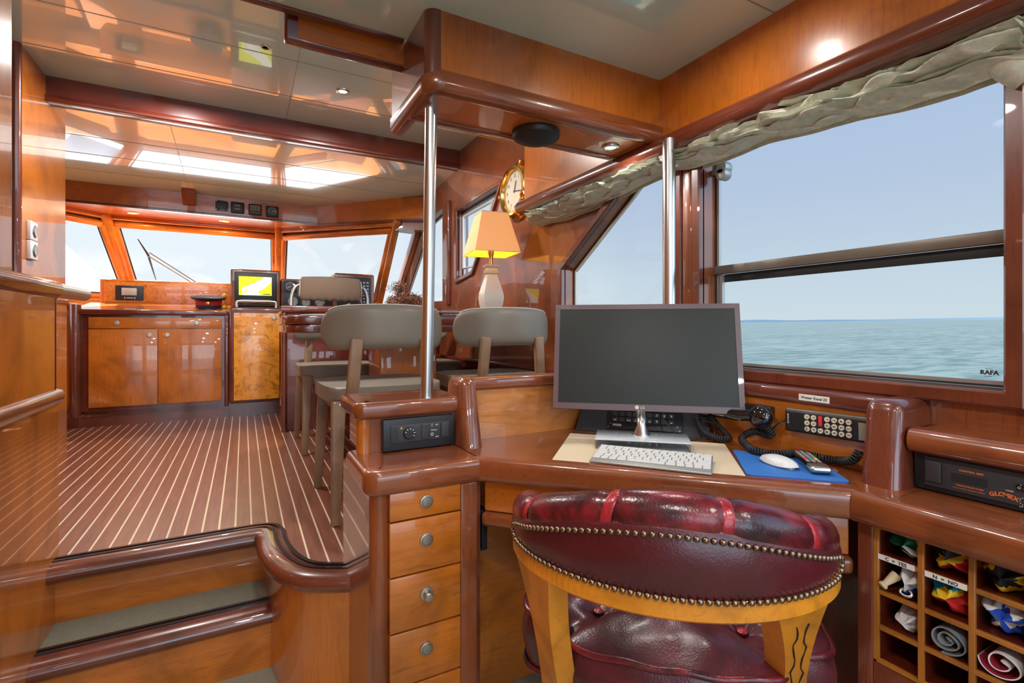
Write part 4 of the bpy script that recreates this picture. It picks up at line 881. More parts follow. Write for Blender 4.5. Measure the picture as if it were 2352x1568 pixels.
# padded roll, cut in segments by red pleats
pleats = [-58, -19, 17, 50]
def rollr(t):
    g = 0
    for p in pleats: g = max(g, math.exp(-((t-p)/3.2)**2))
    return (.034+.0015*sin(radians(t*3)))*(1-.13*g)
RP, RR = [], []
for i in range(121):
    t = -77+154*i/120; RP.append(ring(t, 1, -.022)+V((0, 0, zt(t)+.002))); RR.append(rollr(t))
for sg in (1, -1):
    e_ = [(81, .0, .033), (85, -.006, .031), (88, -.014, .028), (90.5, -.026, .024), (92, -.038, .019), (92.5, -.050, .014)]
    P_ = [ring(sg*t, 1, -.022)+V((0, 0, zt(77)+dz)) for t, dz, r in e_]; R_ = [r for t, dz, r in e_]
    if sg == 1: RP += P_; RR += R_
    else: RP = P_[::-1]+RP; RR = R_[::-1]+RR
b = MB(); b.tube(catmull(RP, 2), [RR[min(len(RR)-1, i//2)]*(.5 if False else 1) for i in range(2*(len(RP)-1)+1)], 20); b.out('padded_roll', 'leather_roll', ch, ang=80)
def sec_inner(t):
    z0, z1 = zb(t)-.02, zt(t)+.02; return [(-.030, z0), (-.055, z0+.01), (-.066, (z0+z1)/2), (-.055, z1), (-.03, z1)]
band('inner_pad', 'leather_roll', sec_inner, -TM+2, TM-2)
for p in pleats:
    b = MB(); vs = []; k = 14; n = 7
    for i in range(n):
        t = p-1.9+3.8*i/(n-1); cz_ = zt(t)+.002
        for j in range(k):
            a = radians(-68+j*230/(k-1)); r = .0312*(1+.04*(1 if 0 < i < n-1 else 0)); tt = t+1.2*sin(a); vs.append(ring(tt, 1, -.022+r*cos(a))+V((0, 0, cz_+r*sin(a))))
    b._a(vs, [(i*k+j, (i+1)*k+j, (i+1)*k+j+1, i*k+j+1) for i in range(n-1) for j in range(k-1)]); b.out('pleat', 'leather_red', ch, ang=80)
# brass nails round the outer panel
loop = []
for i in range(260): t = -TM+27+(2*TM-54)*i/259; loop.append((t, zt(t)-.018))
for i in range(14): a = radians(90-180*i/13); t = TM-27+9*cos(a); zu, zl = zt(t)-.018, zb(t)+.0065; loop.append((t, (zu+zl)/2+(zu-zl)/2*sin(a)))
for i in range(260): t = TM-27-(2*TM-54)*i/259; loop.append((t, zb(t)+.0065))
for i in range(14): a = radians(-90-180*i/13); t = -TM+27+9*cos(a); zu, zl = zt(t)-.018, zb(t)+.0065; loop.append((t, (zu+zl)/2+(zu-zl)/2*sin(a)))
pts = [(ring(t, 1, .0125 if abs(t) < TM-5 else .012)+V((0, 0, z)), t) for t, z in loop]; acc = 0; nails = [pts[0]]
for i in range(1, len(pts)):
    acc += (pts[i][0]-pts[i-1][0]).length
    if acc >= .0101: nails.append(pts[i]); acc = 0
nails.sort(key=lambda q: (q[0]-V((0, 0, EYE))).length)
b = MB(); b.lathe([(.0047, -.001), (.0048, .001), (.0040, .0030), (.0023, .0042), (0, .0047)], 12); o0 = b.out('nail', 'bronze', None, ang=80); me_n = o0.data; bpy.data.objects.remove(o0)
rest = MB()
for i, (p, t) in enumerate(nails):
    n_ = rn(t); Mn = frame(p+n_*.0012, n_.orthogonal(), None, n_)
    if i < 100:
        o = bpy.data.objects.new('nail', me_n); COL.objects.link(o); o.parent = ch; o.matrix_local = Matrix.Translation(-V(ch.location)) @ Mn
    else: rest.lathe([(.0047, -.001), (.0048, .001), (.0040, .0030), (.0023, .0042), (0, .0047)], 10, Mx=Mn)
o = rest.out('nail_row', 'bronze', ch, ang=80); o['kind'] = 'stuff'
# wooden uprights from the hoop to the seat
def upright(t, m):
    p = ring(t, 1, -.012); p.z = zb(t)-.02; q = V((.885, .575, .38)) if t > 0 else V((.525, .772, .38)); n_ = rn(t); s_ = V((0, 0, 1)).cross(n_)
    b = MB(); vs = []
    for k in range(9):
        u = k/8; c = p.lerp(q, u); w_ = .042-.010*sin(pi*u)+.022*(1-u)**3; d = .020
        for a, e in ((-w_, -d), (w_, -d), (w_, d), (-w_, d)): vs.append(c+s_*a*.8+n_*e)
    bv, f = b._a(vs, [(4*i+j, 4*i+(j+1) % 4, 4*i+4+(j+1) % 4, 4*i+4+j) for i in range(8) for j in range(4)]+[(0, 1, 2, 3), (35, 34, 33, 32)])
    return b.out('upright', 'honey', ch, ang=35), p, q, n_, s_
u1 = upright(-53, 1); u2 = upright(44, 1)
o, p, q, n_, s_ = u2; b = MB()
for dx, ph in ((-.012, 0), (.010, 2)):
    pts_ = [p.lerp(q, .12+.7*k/14)+s_*(dx+.004*sin(k*1.3+ph)+.0015*sin(k*3.7))+n_*.0202 for k in range(15)]; b.tube(pts_, [.0010+.0008*abs(sin(k*2.1+ph)) for k in range(15)], 5)
b.out('wood_crack', 'crack', ch, ang=80)
# seat cushion
TP = [-62, 62]
def seatr(t):
    a = radians(t); base = (abs(sin(a)/.285)**2.6+abs(cos(a)/(.180 if cos(a) > 0 else .27))**2.6)**(-1/2.6)
    d = 0
    for p in TP:
        w = (t-p+180) % 360-180; d = max(d, math.exp(-(w/9)**2))
    return base*(1-.22*d)
BT = [(-70, .53), (70, .53), (-142, .75), (142, .75)]
def seatp(t, r, z): a = radians(t); return SC+RT*r*sin(a)-FW*r*cos(a)+V((0, 0, z))
def top(u, v):
    t = 360*u-180; R = seatr(t)*v; h = .505+.040*(1-v**3.0)
    for bt, br in BT:
        bp_ = V((sin(radians(bt))*br*.27, cos(radians(bt))*br*.27)); pp = V((sin(radians(t))*R, cos(radians(t))*R)); d = (pp-bp_).length; a = math.atan2(pp.y-bp_.y, pp.x-bp_.x)
        h -= .034*math.exp(-(d/.030)**1.3)+.006*math.exp(-(d/.075)**2)*(.5+.5*sin(a*5))
    h += .0035*noise.noise(V((R*sin(radians(t))*22, R*cos(radians(t))*22, 3)))
    h += .004*noise.noise(V((t*.05, v*3, 9)))*max(0, v-.5)
    return seatp(t, max(R, 1e-4), h)
b = MB(); b.grid(top, 180, 30, cu=True)
def side(u, v):
    t = 360*u-180; z = .502-.115*v; R = seatr(t)+.014*sin(pi*min(1, v*1.05))*(1-.3*v)+.003*noise.noise(V((t*.04, v*2, 5))); return seatp(t, R, z)
b.grid(side, 180, 14, cu=True); b.out('seat_cushion', 'leather_seat', ch, ang=80)
b = MB(); b.tube([seatp(t, seatr(t)+.004, .5035+.002*sin(t*.21)) for t in range(-180, 180, 2)], .0062, 8, closed=True); b.out('piping', 'leather_roll', ch, ang=80)
b = MB(); b.tube([seatp(t, seatr(t)+.004, .392) for t in range(-180, 180, 3)], .006, 8, closed=True); b.out('piping', 'leather_roll', ch, ang=80)
for bt, br in BT:
    b = MB(); p = seatp(bt, br*.27, .512); b.ball(p, .010, (1, 1, .5), 14); b.out('button', 'leather_red', ch)
b = MB(); b.lathe([(0, .33), (.235, .33), (.25, .345), (.25, .385), (.24, .39), (0, .39)], 40, Mx=Matrix.Translation((SC.x+.05, SC.y+.06, 0)) @ Matrix.Scale(.85, 4, (1, 0, 0)) @ Matrix.Scale(.85, 4, (0, 1, 0))); b.out('seat_frame', 'honey', ch)
b = MB(); b.cyl(CC+V((0, 0, .10)), CC+V((0, 0, .34)), .030, seg=20); b.out('column', 'honey', ch)
for k in range(4):
    a = HD+k*pi/2+pi/4; d = V((sin(a), cos(a), 0)); b = MB(); b.tube([CC+V((0, 0, .14)), CC+d*.12+V((0, 0, .12)), CC+d*.26+V((0, 0, .025))], [.028, .024, .018], 12); b.ball(CC+d*.26+V((0, 0, .018)), .018, (1, 1, 1), 12); b.out('leg', 'honey', ch)
# ================================================================ DINING CHAIRS, TABLE
def dining_chair(lab):
    t = thing('dining_chair', lab, 'chair', (0, 0, 0), 0, 'grey padded dining chairs')
    # local: sits facing +y, back at -y, z from floor
    def back(u, v, inner):
        # u across, v up; rounded-corner band
        a = (u-.5)*2; W_ = .238; x = W_*a
        hh = .082*(1-abs(a)**12)**.5 if abs(a) < 1 else 0
        z = .692+(v-.5)*2*max(hh, .0005); y = -.235+.115*abs(a)**2.2
        n = V((.0, 1)); edge = (1-abs((v-.5)*2)**4)*(1-abs(a)**10)
        th = .021*max(0, edge)**.5
        return V((x, y+(th if inner else -th), z+.012*(1-a*a)))
    b = MB(); gg = lambda u: .5+.5*sin(pi*(u-.5)); b.grid(lambda u, v: back(gg(u), v, 1), 61, 15); b.grid(lambda u, v: back(gg(u), v, 0), 61, 15); bmesh.ops.remove_doubles(b.bm, verts=b.bm.verts, dist=2e-4); b.out('backrest', 'grey_leather', t, ang=70)
    b = MB(); b.tube([back(i/40, 1, 1)*.5+back(i/40, 1, 0)*.5+V((0, 0, .001)) for i in range(2, 39)], .0022, 6); b.out('piping', 'piping', t)
    sg_ = lambda v: (abs(v)**.42)*(1 if v >= 0 else -1)
    cp = [((.228+.012*sin(2*pi*k/48))*sg_(cos(2*pi*k/48)), .237*sg_(sin(2*pi*k/48))) for k in range(48)]
    b = MB(); b.prism(cp, .428, .482, .016, 4, which='ends'); b.out('seat', 'grey_leather', t, ang=60)
    b = MB(); b.box(-.19, .19, -.20, .20, .385, .43, .004); b.out('seat_frame', 'walnut', t)
    for s in (-1, 1):
        b = MB(); wbar(b, V((.145*s, -.218, .43)), V((.128*s, -.232, .66)), .045, .028, V((0, 1, 0))); b.out('back_post', 'walnut', t)
    for s in (-1, 1):
        for yy, y2 in ((-.185, -.245), (.185, .235)):
            b = MB(); p, q = V((.185*s, yy, .43)), V((.205*s, y2, .0)); d = (q-p); m = frame(p, d, None, (0, 1, 0))
            vs = [m @ V((x, a*w_, e*w_)) for x, w_ in ((0, .024), (d.length, .0145)) for a, e in ((-1, -1), (1, -1), (1, 1), (-1, 1))]
            bv, f = b._a(vs, [(0, 1, 2, 3), (7, 6, 5, 4)]+[(j, (j+1) % 4, 4+(j+1) % 4, 4+j) for j in range(4)]); b._bev(bv, f, .004, 2); b.out('leg', 'walnut', t)
    return t
c1 = dining_chair('grey dining chair seen from behind at the left of the table, nearest the steps')
spots_ = [((.490, 2.085, UF), 0, None), ((1.045, 2.14, UF), radians(-2), 'grey dining chair seen from behind at the right, partly hidden by the computer monitor'),
          ((.500, 3.17, UF), pi, 'grey dining chair across the table on the left, its back behind the table edge'), ((1.02, 3.15, UF), pi, 'grey dining chair across the table on the right, only its seat edge showing')]
for i, (loc, r_, lab) in enumerate(spots_):
    o = c1 if i == 0 else copy_tree(c1)
    o.location = loc; o.rotation_euler = (0, 0, r_)
    if lab: o['label'] = lab
tb = thing('dining_table', 'glossy mahogany dining table with thick rounded edge', 'table', (.7, 2.6, UF))
def rpoly(x0, x1, y0, y1, r, n=6):
    return arc(x1-r, y1-r, r, 0, 90, n)+arc(x0+r, y1-r, r, 90, 180, n)+arc(x0+r, y0+r, r, 180, 270, n)+arc(x1-r, y0+r, r, 270, 360, n)
b = MB(); b.prism(rpoly(.155, 1.30, 2.235, 3.02, .09), 1.098, 1.137, .012, 4, which='ends'); b.out('tabletop', 'dark_mahogany', tb, ang=50)
b = MB(); b.prism(rpoly(.160, 1.295, 2.24, 3.015, .088), 1.062, 1.097, .008, 3, which='ends'); b.out('lower_leaf', 'dark_mahogany', tb, ang=50)
b = MB(); b.box(.60, .90, 2.50, 2.76, UF+.02, 1.062, .01); b.out('pedestal', 'cherry', tb)
b = MB(); b.box(.56, .94, 2.44, 2.82, UF, UF+.03, .008); b.out('foot', 'mahogany', tb)
# lamp
LX, LY, LZ = 1.150, 2.36, 1.137
lp = thing('table_lamp', 'cream square vase table lamp with glowing tapered shade', 'lamp', (LX, LY, LZ), radians(-8)); ML = Matrix.Translation((LX, LY, LZ)) @ Matrix.Rotation(radians(-8), 4, 'Z')
q2 = sqrt(2)
b = MB(ML); b.lathe([(r*q2, z) for r, z in ((.026, 0), (.030, .006), (.040, .03), (.050, .07), (.054, .105), (.050, .135), (.041, .17), (.032, .20), (.027, .225), (.026, .232))], sides=4); b.out('base', 'lamp_base', lp, ang=24)
b = MB(ML); b.lathe([(r*q2, z) for r, z in ((.027, .230), (.031, .232), (.032, .236), (.031, .241), (.032, .245), (.031, .250), (.027, .252))], sides=4); b.out('collar', 'gold_trim', lp, ang=24)
b = MB(ML); b.lathe([(r*q2, z) for r, z in ((.026, .250), (.026, .258), (.036, .272), (.036, .275), (0, .275))], sides=4); b.out('neck', 'lamp_base', lp, ang=24)
b = MB(ML); b.lathe([(.009, .27), (.009, .305), (.013, .33), (.019, .352), (.020, .36), (0, .36)], 24); b.out('socket', 'brass', lp)
b = MB(ML); b.ball((0, 0, .41), .022, (1, 1, 1.3), 16); b.out('bulb', 'glow', lp)
def shade(off):
    return [((.122-off)*q2, .335), ((.071-off)*q2, .545)]
b = MB(ML); b.mat('shade'); 
vs = []; sg = 4
for r, z in shade(0): vs += [(r*cos(pi/4+k*pi/2), r*sin(pi/4+k*pi/2), z) for k in range(4)]
b._a(vs, [(k, (k+1) % 4, 4+(k+1) % 4, 4+k) for k in range(4)]); sh = b.out('lamp_shade', None, lp, flat=True)
b = MB(ML)
for zz, rr in ((.335, .122), (.545, .071)): b.tube([(rr*q2*cos(pi/4+k*pi/2), rr*q2*sin(pi/4+k*pi/2), zz) for k in range(4)], .0016, 6, closed=True)
b.out('shade_trim', 'gold_trim', sh)
b = MB(ML); vs = []
for r, z in shade(.0015): vs += [(r*cos(pi/4+k*pi/2), r*sin(pi/4+k*pi/2), z) for k in range(4)]
b._a(vs, [(k, (k+1) % 4, 4+(k+1) % 4, 4+k) for k in range(4)]); b.out('shade_lining', 'shade_in', sh, flat=True)
pl = lamp('POINT', (LX, LY, LZ+.43), 1.6, (1, .70, .38), .02)
# things on the table
b = MB(); b.mat('black_gloss').lathe([(0, 0), (.075*q2, 0), (.10*q2, .030), (.103*q2, .031), (.101*q2, .034), (.07*q2, .006), (0, .006)], sides=4, Mx=Matrix.Translation((.545, 2.53, 1.1655)))
tag(b.out('square_dish', ang=24), 'dark square dish on the dining table left of the dried plant', 'dish')
b = MB(); b.mat('black_gloss'); b.box(.455, .60, 2.44, 2.62, 1.138, 1.165, .004); tag(b.out('book', 'mahogany'), 'flat reddish book under the dark square dish', 'book')
b = MB(); b.tube([(.425+.008*sin(k), 2.50-.012*k, 1.146+.003*(k % 2)) for k in range(5)], [.010, .013, .012, .013, .008], 8); tag(b.out('napkin', 'mauve_bezel', ang=80), 'crumpled mauve napkin beside the dark dish', 'napkin')
for k, (m_, z0, z1, lab) in enumerate((('mahogany', 1.138, 1.158, 'lower red brown magazine right of the grab pole on the dining table'), ('bar', 1.158, 1.172, 'upper grey magazine right of the grab pole on the dining table'))):
    b = MB(); b.box(.895-.01*k, 1.04-.004*k, 2.40, 2.60, z0+.0005, z1, .003); tag(b.out('magazine', m_), lab, 'magazine', 'stacked magazines on the dining table')
random.seed(11)
pn = thing('dried_plant', 'bushy reddish brown dried plant on the dining table', 'plant', (.80, 2.75, 1.138))
b = MB(); b.lathe([(0, 0), (.05, 0), (.075, .03), (.085, .045), (.08, .046), (.06, .015), (0, .012)], 28, Mx=Matrix.Translation((.80, 2.74, 1.138))); b.out('bowl', 'black_soft', pn)
b = MB(); lv = MB()
def twig(b, p, d, L_, r, dep):
    q = p+d*L_; b.tube([p, (p+q)/2+V([random.uniform(-1, 1)*L_*.08 for _ in range(3)]), q], [r, r*.8, r*.55], 4, caps=False)
    if dep == 0:
        for _ in range(7):
            c = q+V([random.uniform(-.012, .012) for _ in range(3)]); n = V([random.uniform(-1, 1) for _ in range(3)]).normalized(); m = n.orthogonal()*.0026; k = n.cross(m)
            lv._a([c+m, c+k, c-m, c-k], [(0, 1, 2, 3)])
        return
    for _ in range(4): twig(b, p.lerp(q, random.uniform(.5, 1)), (d+V([random.uniform(-.75, .75) for _ in range(3)])).normalized(), L_*.62, r*.6, dep-1)
for i in range(34):
    a = random.uniform(0, 2*pi); e = random.uniform(.15, 1.1); d = V((cos(a)*cos(e), sin(a)*cos(e)*.8, sin(e)*.75)).normalized(); twig(b, V((.80, 2.74, 1.165)), d, .062, .0016, 3)
b.out('twigs', 'twig', pn, flat=True)
for i in range(5): twig(b2 := MB(), V((.775, 2.74, 1.20)), V((random.uniform(-.15, .1), 0, 1)).normalized(), .08, .0016, 2); b2.out('stem', 'leaf', pn, flat=True)
o = lv.out('foliage', 'twig', pn, flat=True); o['kind'] = 'stuff'
b = MB(); b.lathe([(0, 0), (.045, 0), (.055, .04), (.053, .04), (.043, .006), (0, .006)], 28, Mx=Matrix.Translation((.925, 2.72, 1.138))); tag(b.out('small_bowl', 'bar'), 'small grey bowl on the table behind the grab pole', 'bowl')
# ================================================================ WHEELHOUSE FURNITURE
lc = thing('side_locker', 'low mahogany locker along the side wall beside the dining table', 'locker', (1.25, 2.6, UF))
b = MB(); b.box(1.300, 1.338, 1.44, 3.62, UF, .87); b.out('carcass', 'dark_mahogany', lc)
b = MB(); b.sweep([(1.310, 3.62, .868), (1.310, 1.44, .868)], nose(.016, .016)); b.box(1.30, 1.338, 1.44, 3.62, .855, .884); b.out('top', 'dark_mahogany', lc, ang=50)
# helm bench
hb = thing('helm_bench', 'dark mahogany bench back behind the dining table with rounded cap', 'bench', (.8, 3.7, UF))
b = MB(); b.box(.238, 1.335, 3.66, 3.98, UF, 1.19, .012); b.out('carcass', 'dark_mahogany', hb)
b = MB(); b.sweep([(.236, 4.0, 1.208), (.236, 3.655, 1.208), (1.335, 3.655, 1.208)], nose(.027, .016)); b.box(.25, 1.335, 3.67, 4.0, 1.185, 1.234); b.out('cap', 'dark_mahogany', hb, ang=50)
b = MB(); b.cyl((.240, 3.662, UF), (.240, 3.662, 1.19), .018, seg=20); b.out('corner_post', 'mahogany', hb)
b = MB(); b.box(.92, .935, 3.648, 3.662, UF+.1, 1.15, .003); b.box(1.02, 1.14, 3.648, 3.662, .92, 1.13, .003); b.out('panel', 'cherry', hb)
# helm seat
hs_ = thing('helm_chair', 'helm chair with tan suede backrest on a bent steel tube', 'chair', (.6, 4.05, 1.0))
def hbk(u, v):
    a = (u-.5)*2; ang = 2*pi*v; z = 1.378+.092*sin(ang)*(1-.06*a*a); y = 4.02+.036*cos(ang)-.05*(1-a*a)+.0; x = .592+.226*a*(1-.012*sin(ang))
    if abs(a) > .93: k = (1-((abs(a)-.93)/.07)**2*.45); z = 1.378+(z-1.378)*k; y = 4.02+(y-4.02)*k
    if sin(ang) < -.6: z += .004*sin(a*26)
    return V((x, y, z))
b = MB(); b.grid(hbk, 41, 24, cv=True)
for u in (0, 1): b._a([hbk(u, j/24) for j in range(24)], [tuple(range(24))])
bmesh.ops.remove_doubles(b.bm, verts=b.bm.verts, dist=1e-5); b.out('backrest', 'tan_suede', hs_, ang=60)
b = MB()
for u in (.005, .995): b.tube([hbk(u, j/24) for j in range(24)], .004, 6, closed=True)
b.out('piping', 'piping', hs_)
for s in (-1, 1):
    b = MB(); b.tube(catmull([(.592+s*.20, 4.03, 1.41), (.592+s*.245, 4.03, 1.395), (.592+s*.272, 4.03, 1.34), (.592+s*.280, 4.03, 1.25), (.592+s*.280, 4.03, 1.10)], 6), .0125, 12); b.out('tube_arm', 'steel', hs_)
b = MB(); b.box(.33, .86, 4.03, 4.22, 1.02, 1.10, .03); b.out('seat_cushion', 'tan_suede', hs_)
b = MB(); b.cyl((.592, 4.12, UF), (.592, 4.12, 1.02), .03); b.out('column', 'steel', hs_)
# base cabinets
cb = thing('wheelhouse_cabinet', 'low veneered cabinet with two doors and a wide drawer under the windscreen', 'cabinet', (-.55, 4.6, UF))
b = MB(); b.mat('dark_mahogany').box(-1.03, -.105, 4.43, 4.95, .50, 1.16); b.box(-1.03, -.105, 4.425, 4.5, 1.155, 1.19); b.out('carcass', None, cb)
b = MB(); b.box(-2.03, -.10, 4.475, 4.53, UF, .52); b.out('toe_kick', 'mahogany_x', cb)
b = MB(); b.box(-.945, -.148, 4.412, 4.43, 1.078, 1.158, .002); d = b.out('drawer', 'cherry_x', cb)
for x in (-.79, -.311): knob(d, FR(x, 4.412, 1.118), .017)
for x0, x1, kx_ in ((-.945, -.552, -.602), (-.548, -.148, -.495)):
    b = MB(); b.box(x0, x1, 4.412, 4.43, .527, 1.073, .002); d = b.out('door', 'cherry', cb); knob(d, FR(kx_, 4.412, 1.030), .017)
b = MB(); b.mat('cherry_x')._a([(-1.03, 4.40, 1.212), (-.095, 4.40, 1.212), (-.095, 4.88, 1.278), (-1.03, 4.88, 1.278), (-1.03, 4.40, 1.19), (-.095, 4.40, 1.19), (-.095, 4.88, 1.25), (-1.03, 4.88, 1.25)], [(0, 1, 2, 3), (4, 7, 6, 5), (0, 4, 5, 1), (1, 5, 6, 2), (2, 6, 7, 3), (3, 7, 4, 0)])
b.mat('dark_mahogany').box(-1.03, -.105, 4.385, 4.41, 1.175, 1.212, .01); b.out('countertop', None, cb, ang=30)
b = MB(); b.cyl((-1.015, 4.412, .47), (-1.015, 4.412, 1.245), .033, seg=28, bev=.008); b.out('corner_post', 'mahogany', cb)
b = MB(); b.box(-.130, -.10, 4.39, 4.43, .48, 1.21, .008); b.out('corner_post', 'dark_mahogany', cb)
b = MB(); b.box(-2.03, -1.055, 4.54, 4.80, .50, 1.235); b.box(-2.03, -1.055, 4.42, 4.80, 1.235, 1.26, .01); tag(b.out('port_counter', 'cherry'), 'veneered counter left of the rounded mahogany post', 'counter')
dp = thing('dashboard', 'long burl veneer dashboard below the windscreen', 'dashboard', (-.5, 4.88, 1.27))
b = MB(); b.box(-.975, -.06, 4.87, 5.15, 1.24, 1.462, .008); b.out('body', 'cherry_x', dp)
b = MB(); b.box(-.945, -.07, 4.864, 4.872, 1.285, 1.438, .002); b.out('burl_face', 'burl_dull', dp)
dd_ = thing('dashboard_display', 'small black display set in the burl dashboard panel', 'display', (-.80, 4.86, 1.35))
b = MB(); b.box(-.878, -.700, 4.856, 4.866, 1.298, 1.414, .003); b.out('housing', 'black', dd_)
b = MB(); b.box(-.838, -.742, 4.852, 4.858, 1.338, 1.395, .002); b.out('screen', 'lcd_pale', dd_)
b = MB()
for x in (-.818, -.755): b.box(x-.004, x+.004, 4.853, 4.857, 1.310, 1.325)
b.box(-.808, -.766, 4.854, 4.857, 1.314, 1.322); b.out('button', 'nickel', dd_)
b = MB(); b.box(-2.04, 1.34, 5.16, 5.62, 1.20, 1.30); struct(b.out('trim_21', 'cherry_pale'), 'shelf below the windscreen')
# hat
ht = thing('officer_cap', 'red and navy peaked officer cap lying on the cabinet top', 'hat', (-.25, 4.60, 1.24)); MH_ = Matrix.Translation((-.243, 4.60, 1.240)) @ Matrix.Rotation(radians(7.5), 4, 'X')
b = MB(MH_); b.lathe([(0, .0), (.085, .0), (.088, .004), (.088, .026), (.084, .03), (0, .03)], 36); b.out('headband', 'navy', ht)
b = MB(MH_); b.lathe([(.086, .026), (.089, .032), (.094, .062), (.1, .07), (0, .07)], 36); b.out('red_band', 'crimson', ht)
b = MB(MH_); b.lathe([(.096, .062), (.122, .078), (.124, .086), (.115, .092), (.06, .094), (0, .092)], 40); b.out('crown', 'navy', ht)
b = MB(MH_); b.prism([(.088*cos(radians(a)), .088*sin(radians(a))) for a in range(205, 336, 10)]+[(.060, -.125), (0, -.140), (-.060, -.125)], .001, .006); b.out('peak', 'black_gloss', ht)
b = MB(MH_); b.lathe([(0, 0), (.014, .001), (.011, .005), (0, .006)], 14, Mx=frame((0, -.092, .046), (1, 0, 0), (0, 0, 1))); b.out('badge', 'brass', ht)
b = MB(); b.ball((-.135, 4.60, 1.341), .018, seg=18); b.cyl((-.135, 4.60, 1.262), (-.135, 4.60, 1.33), .004); b.cyl((-.135, 4.60, 1.241), (-.135, 4.60, 1.263), .02); tag(b.out('orange_ball', 'amber'), 'small round orange ball on a stem beside the officer cap', 'ball')
# chart plotter cabinet
cc_ = thing('burl_cabinet', 'tall narrow cabinet with burl veneer door beside the low wheelhouse cabinet', 'cabinet', (.09, 4.5, UF))
b = MB(); b.box(-.098, .262, 4.362, 4.85, .50, 1.245, .022, 4); b.out('carcass', 'mahogany', cc_)
b = MB(); b.box(-.098, .262, 4.475, 4.53, UF, .505); b.out('toe_kick', 'mahogany_x', cc_)
b = MB(); b.box(-.066, .250, 4.352, 4.372, .525, 1.198, .002); d = b.out('door', 'burl', cc_); knob(d, FR(.214, 4.352, 1.160), .017)
b = MB(); b.tube(catmull([(-.045, 4.375, 1.24), (-.045, 4.375, 1.275), (-.03, 4.375, 1.290), (.09, 4.375, 1.291), (.21, 4.375, 1.290), (.228, 4.375, 1.275), (.228, 4.375, 1.24)], 6), .011, 12); b.out('grab_rail', 'steel', cc_)
cp_ = thing('chart_plotter', 'chart plotter showing a yellow and white sea chart in a raised wooden box', 'chart plotter', (.09, 4.45, 1.25))
b = MB(); b.box(-.09, .262, 4.44, 4.80, 1.245, 1.545, .014, 4); b.out('box', 'red_wood', cp_)
b = MB(); b.box(-.062, .235, 4.428, 4.445, 1.290, 1.520, .006); b.out('bezel', 'black', cp_)
b = MB(); b.mat('map_white').box(-.033, .198, 4.425, 4.43, 1.340, 1.487)
b.mat('map_yellow')
def mp2(pts): b._a([(-.033+x*.231, 4.4245, 1.340+z*.147) for x, z in pts], [tuple(range(len(pts)))])
mp2([(0, 1), (0, 0), (.08, 0), (.12, .12), (.08, .3), (.16, .45), (.3, .5), (.36, .62), (.48, .66), (.55, .78), (.70, .85), (.74, 1)]); mp2([(.58, .2), (.72, .34), (.8, .42), (.9, .6), (1, .74), (1, 0), (.68, 0)]); mp2([(.12, .05), (.2, .12), (.27, .3), (.2, .28)])
b.mat('map_line')
for p, q in (((.32, .55), (.66, 0.02)),):
    b.tube([(-.033+x*.231, 4.4243, 1.340+z*.147) for x, z in (p, q)], .0012, 5)
b.box(.135, .190, 4.4235, 4.4245, 1.347, 1.354); b.box(.184, .190, 4.4235, 4.4245, 1.385, 1.391); b.box(.184, .190, 4.4235, 4.4245, 1.40, 1.406); b.out('screen', None, cp_, flat=True)
b = MB(); b.lathe([(0, 0), (.009, 0), (.008, .006), (0, .007)], 20, Mx=FR(.045, 4.428, 1.303)); b.out('knob', 'black_gloss', cp_)
b = MB()
random.seed(5)
for k in range(3): b.tube(catmull([(-.03+.24*j/5, 4.395+.012*k, 1.252+.012*random.random()+.006*k) for j in range(6)], 5), .006, 8)
tag(b.out('cable_bundle', 'black_soft', ang=80), 'tangle of black cables behind the steel grab rail', 'cable')
# instrument binnacle
ib = thing('instrument_console', 'helm instrument console with black gauge panel behind the helm seat', 'console', (.6, 4.4, 1.2))
b = MB(); b.box(.268, .70, 4.45, 4.85, 1.15, 1.485, .012); b.box(.68, 1.02, 4.45, 4.85, 1.15, 1.555, .02, 4); b.out('box', 'red_wood', ib)
b = MB(); b.box(.278, .665, 4.438, 4.455, 1.235, 1.462, .004); b.box(.70, .985, 4.438, 4.455, 1.235, 1.522, .004); b.out('black_panel', 'black', ib)
def gauge(p, r, parent, face='gauge_face', needle=200, nm='gauge', ax=FR, sq=True):
    Mg = ax(*p); b = MB(Mg); b.mat('black_soft')
    if sq: b.box(-r*1.25, r*1.25, -r*1.25, r*1.25, 0, .006, .003, 2)
    b.mat(face).cyl((0, 0, .004), (0, 0, .0085), r, seg=32); b.mat('black').tube([(r*cos(a*pi/16), r*sin(a*pi/16), .0085) for a in range(32)], r*.06, 6, closed=True)
    b.mat('print_white' if face != 'gauge_pale' else 'print_dark')
    for k in range(13): b.box(r*.70, r*.88, -r*.025, r*.025, .0086, .0092, Mx=Matrix.Rotation(radians(-30+k*20), 4, 'Z'))
    b.box(-r*.15, r*.68, -r*.03, r*.03, .0093, .0105, Mx=Matrix.Rotation(radians(needle), 4, 'Z')); return b.out(nm, None, parent, ang=35)
for x, z, r, fc, nd in ((.336, 1.42, .040, 'gauge_face', 210), (.355, 1.300, .040, 'gauge_pale', 190), (.455, 1.292, .034, 'gauge_pale', 90), (.562, 1.302, .040, 'gauge_pale', 215), (.47, 1.42, .036, 'gauge_face', 120), (.59, 1.42, .036, 'gauge_face', 60)): gauge((x, 4.438, z), r, ib, fc, nd)
b = MB()
for i in range(3):
    for j in range(8): b.box(.888+i*.030, .906+i*.030, 4.434, 4.44, 1.275+j*.028, 1.287+j*.028)
b.out('label_lamps', 'lcd_pale', ib)
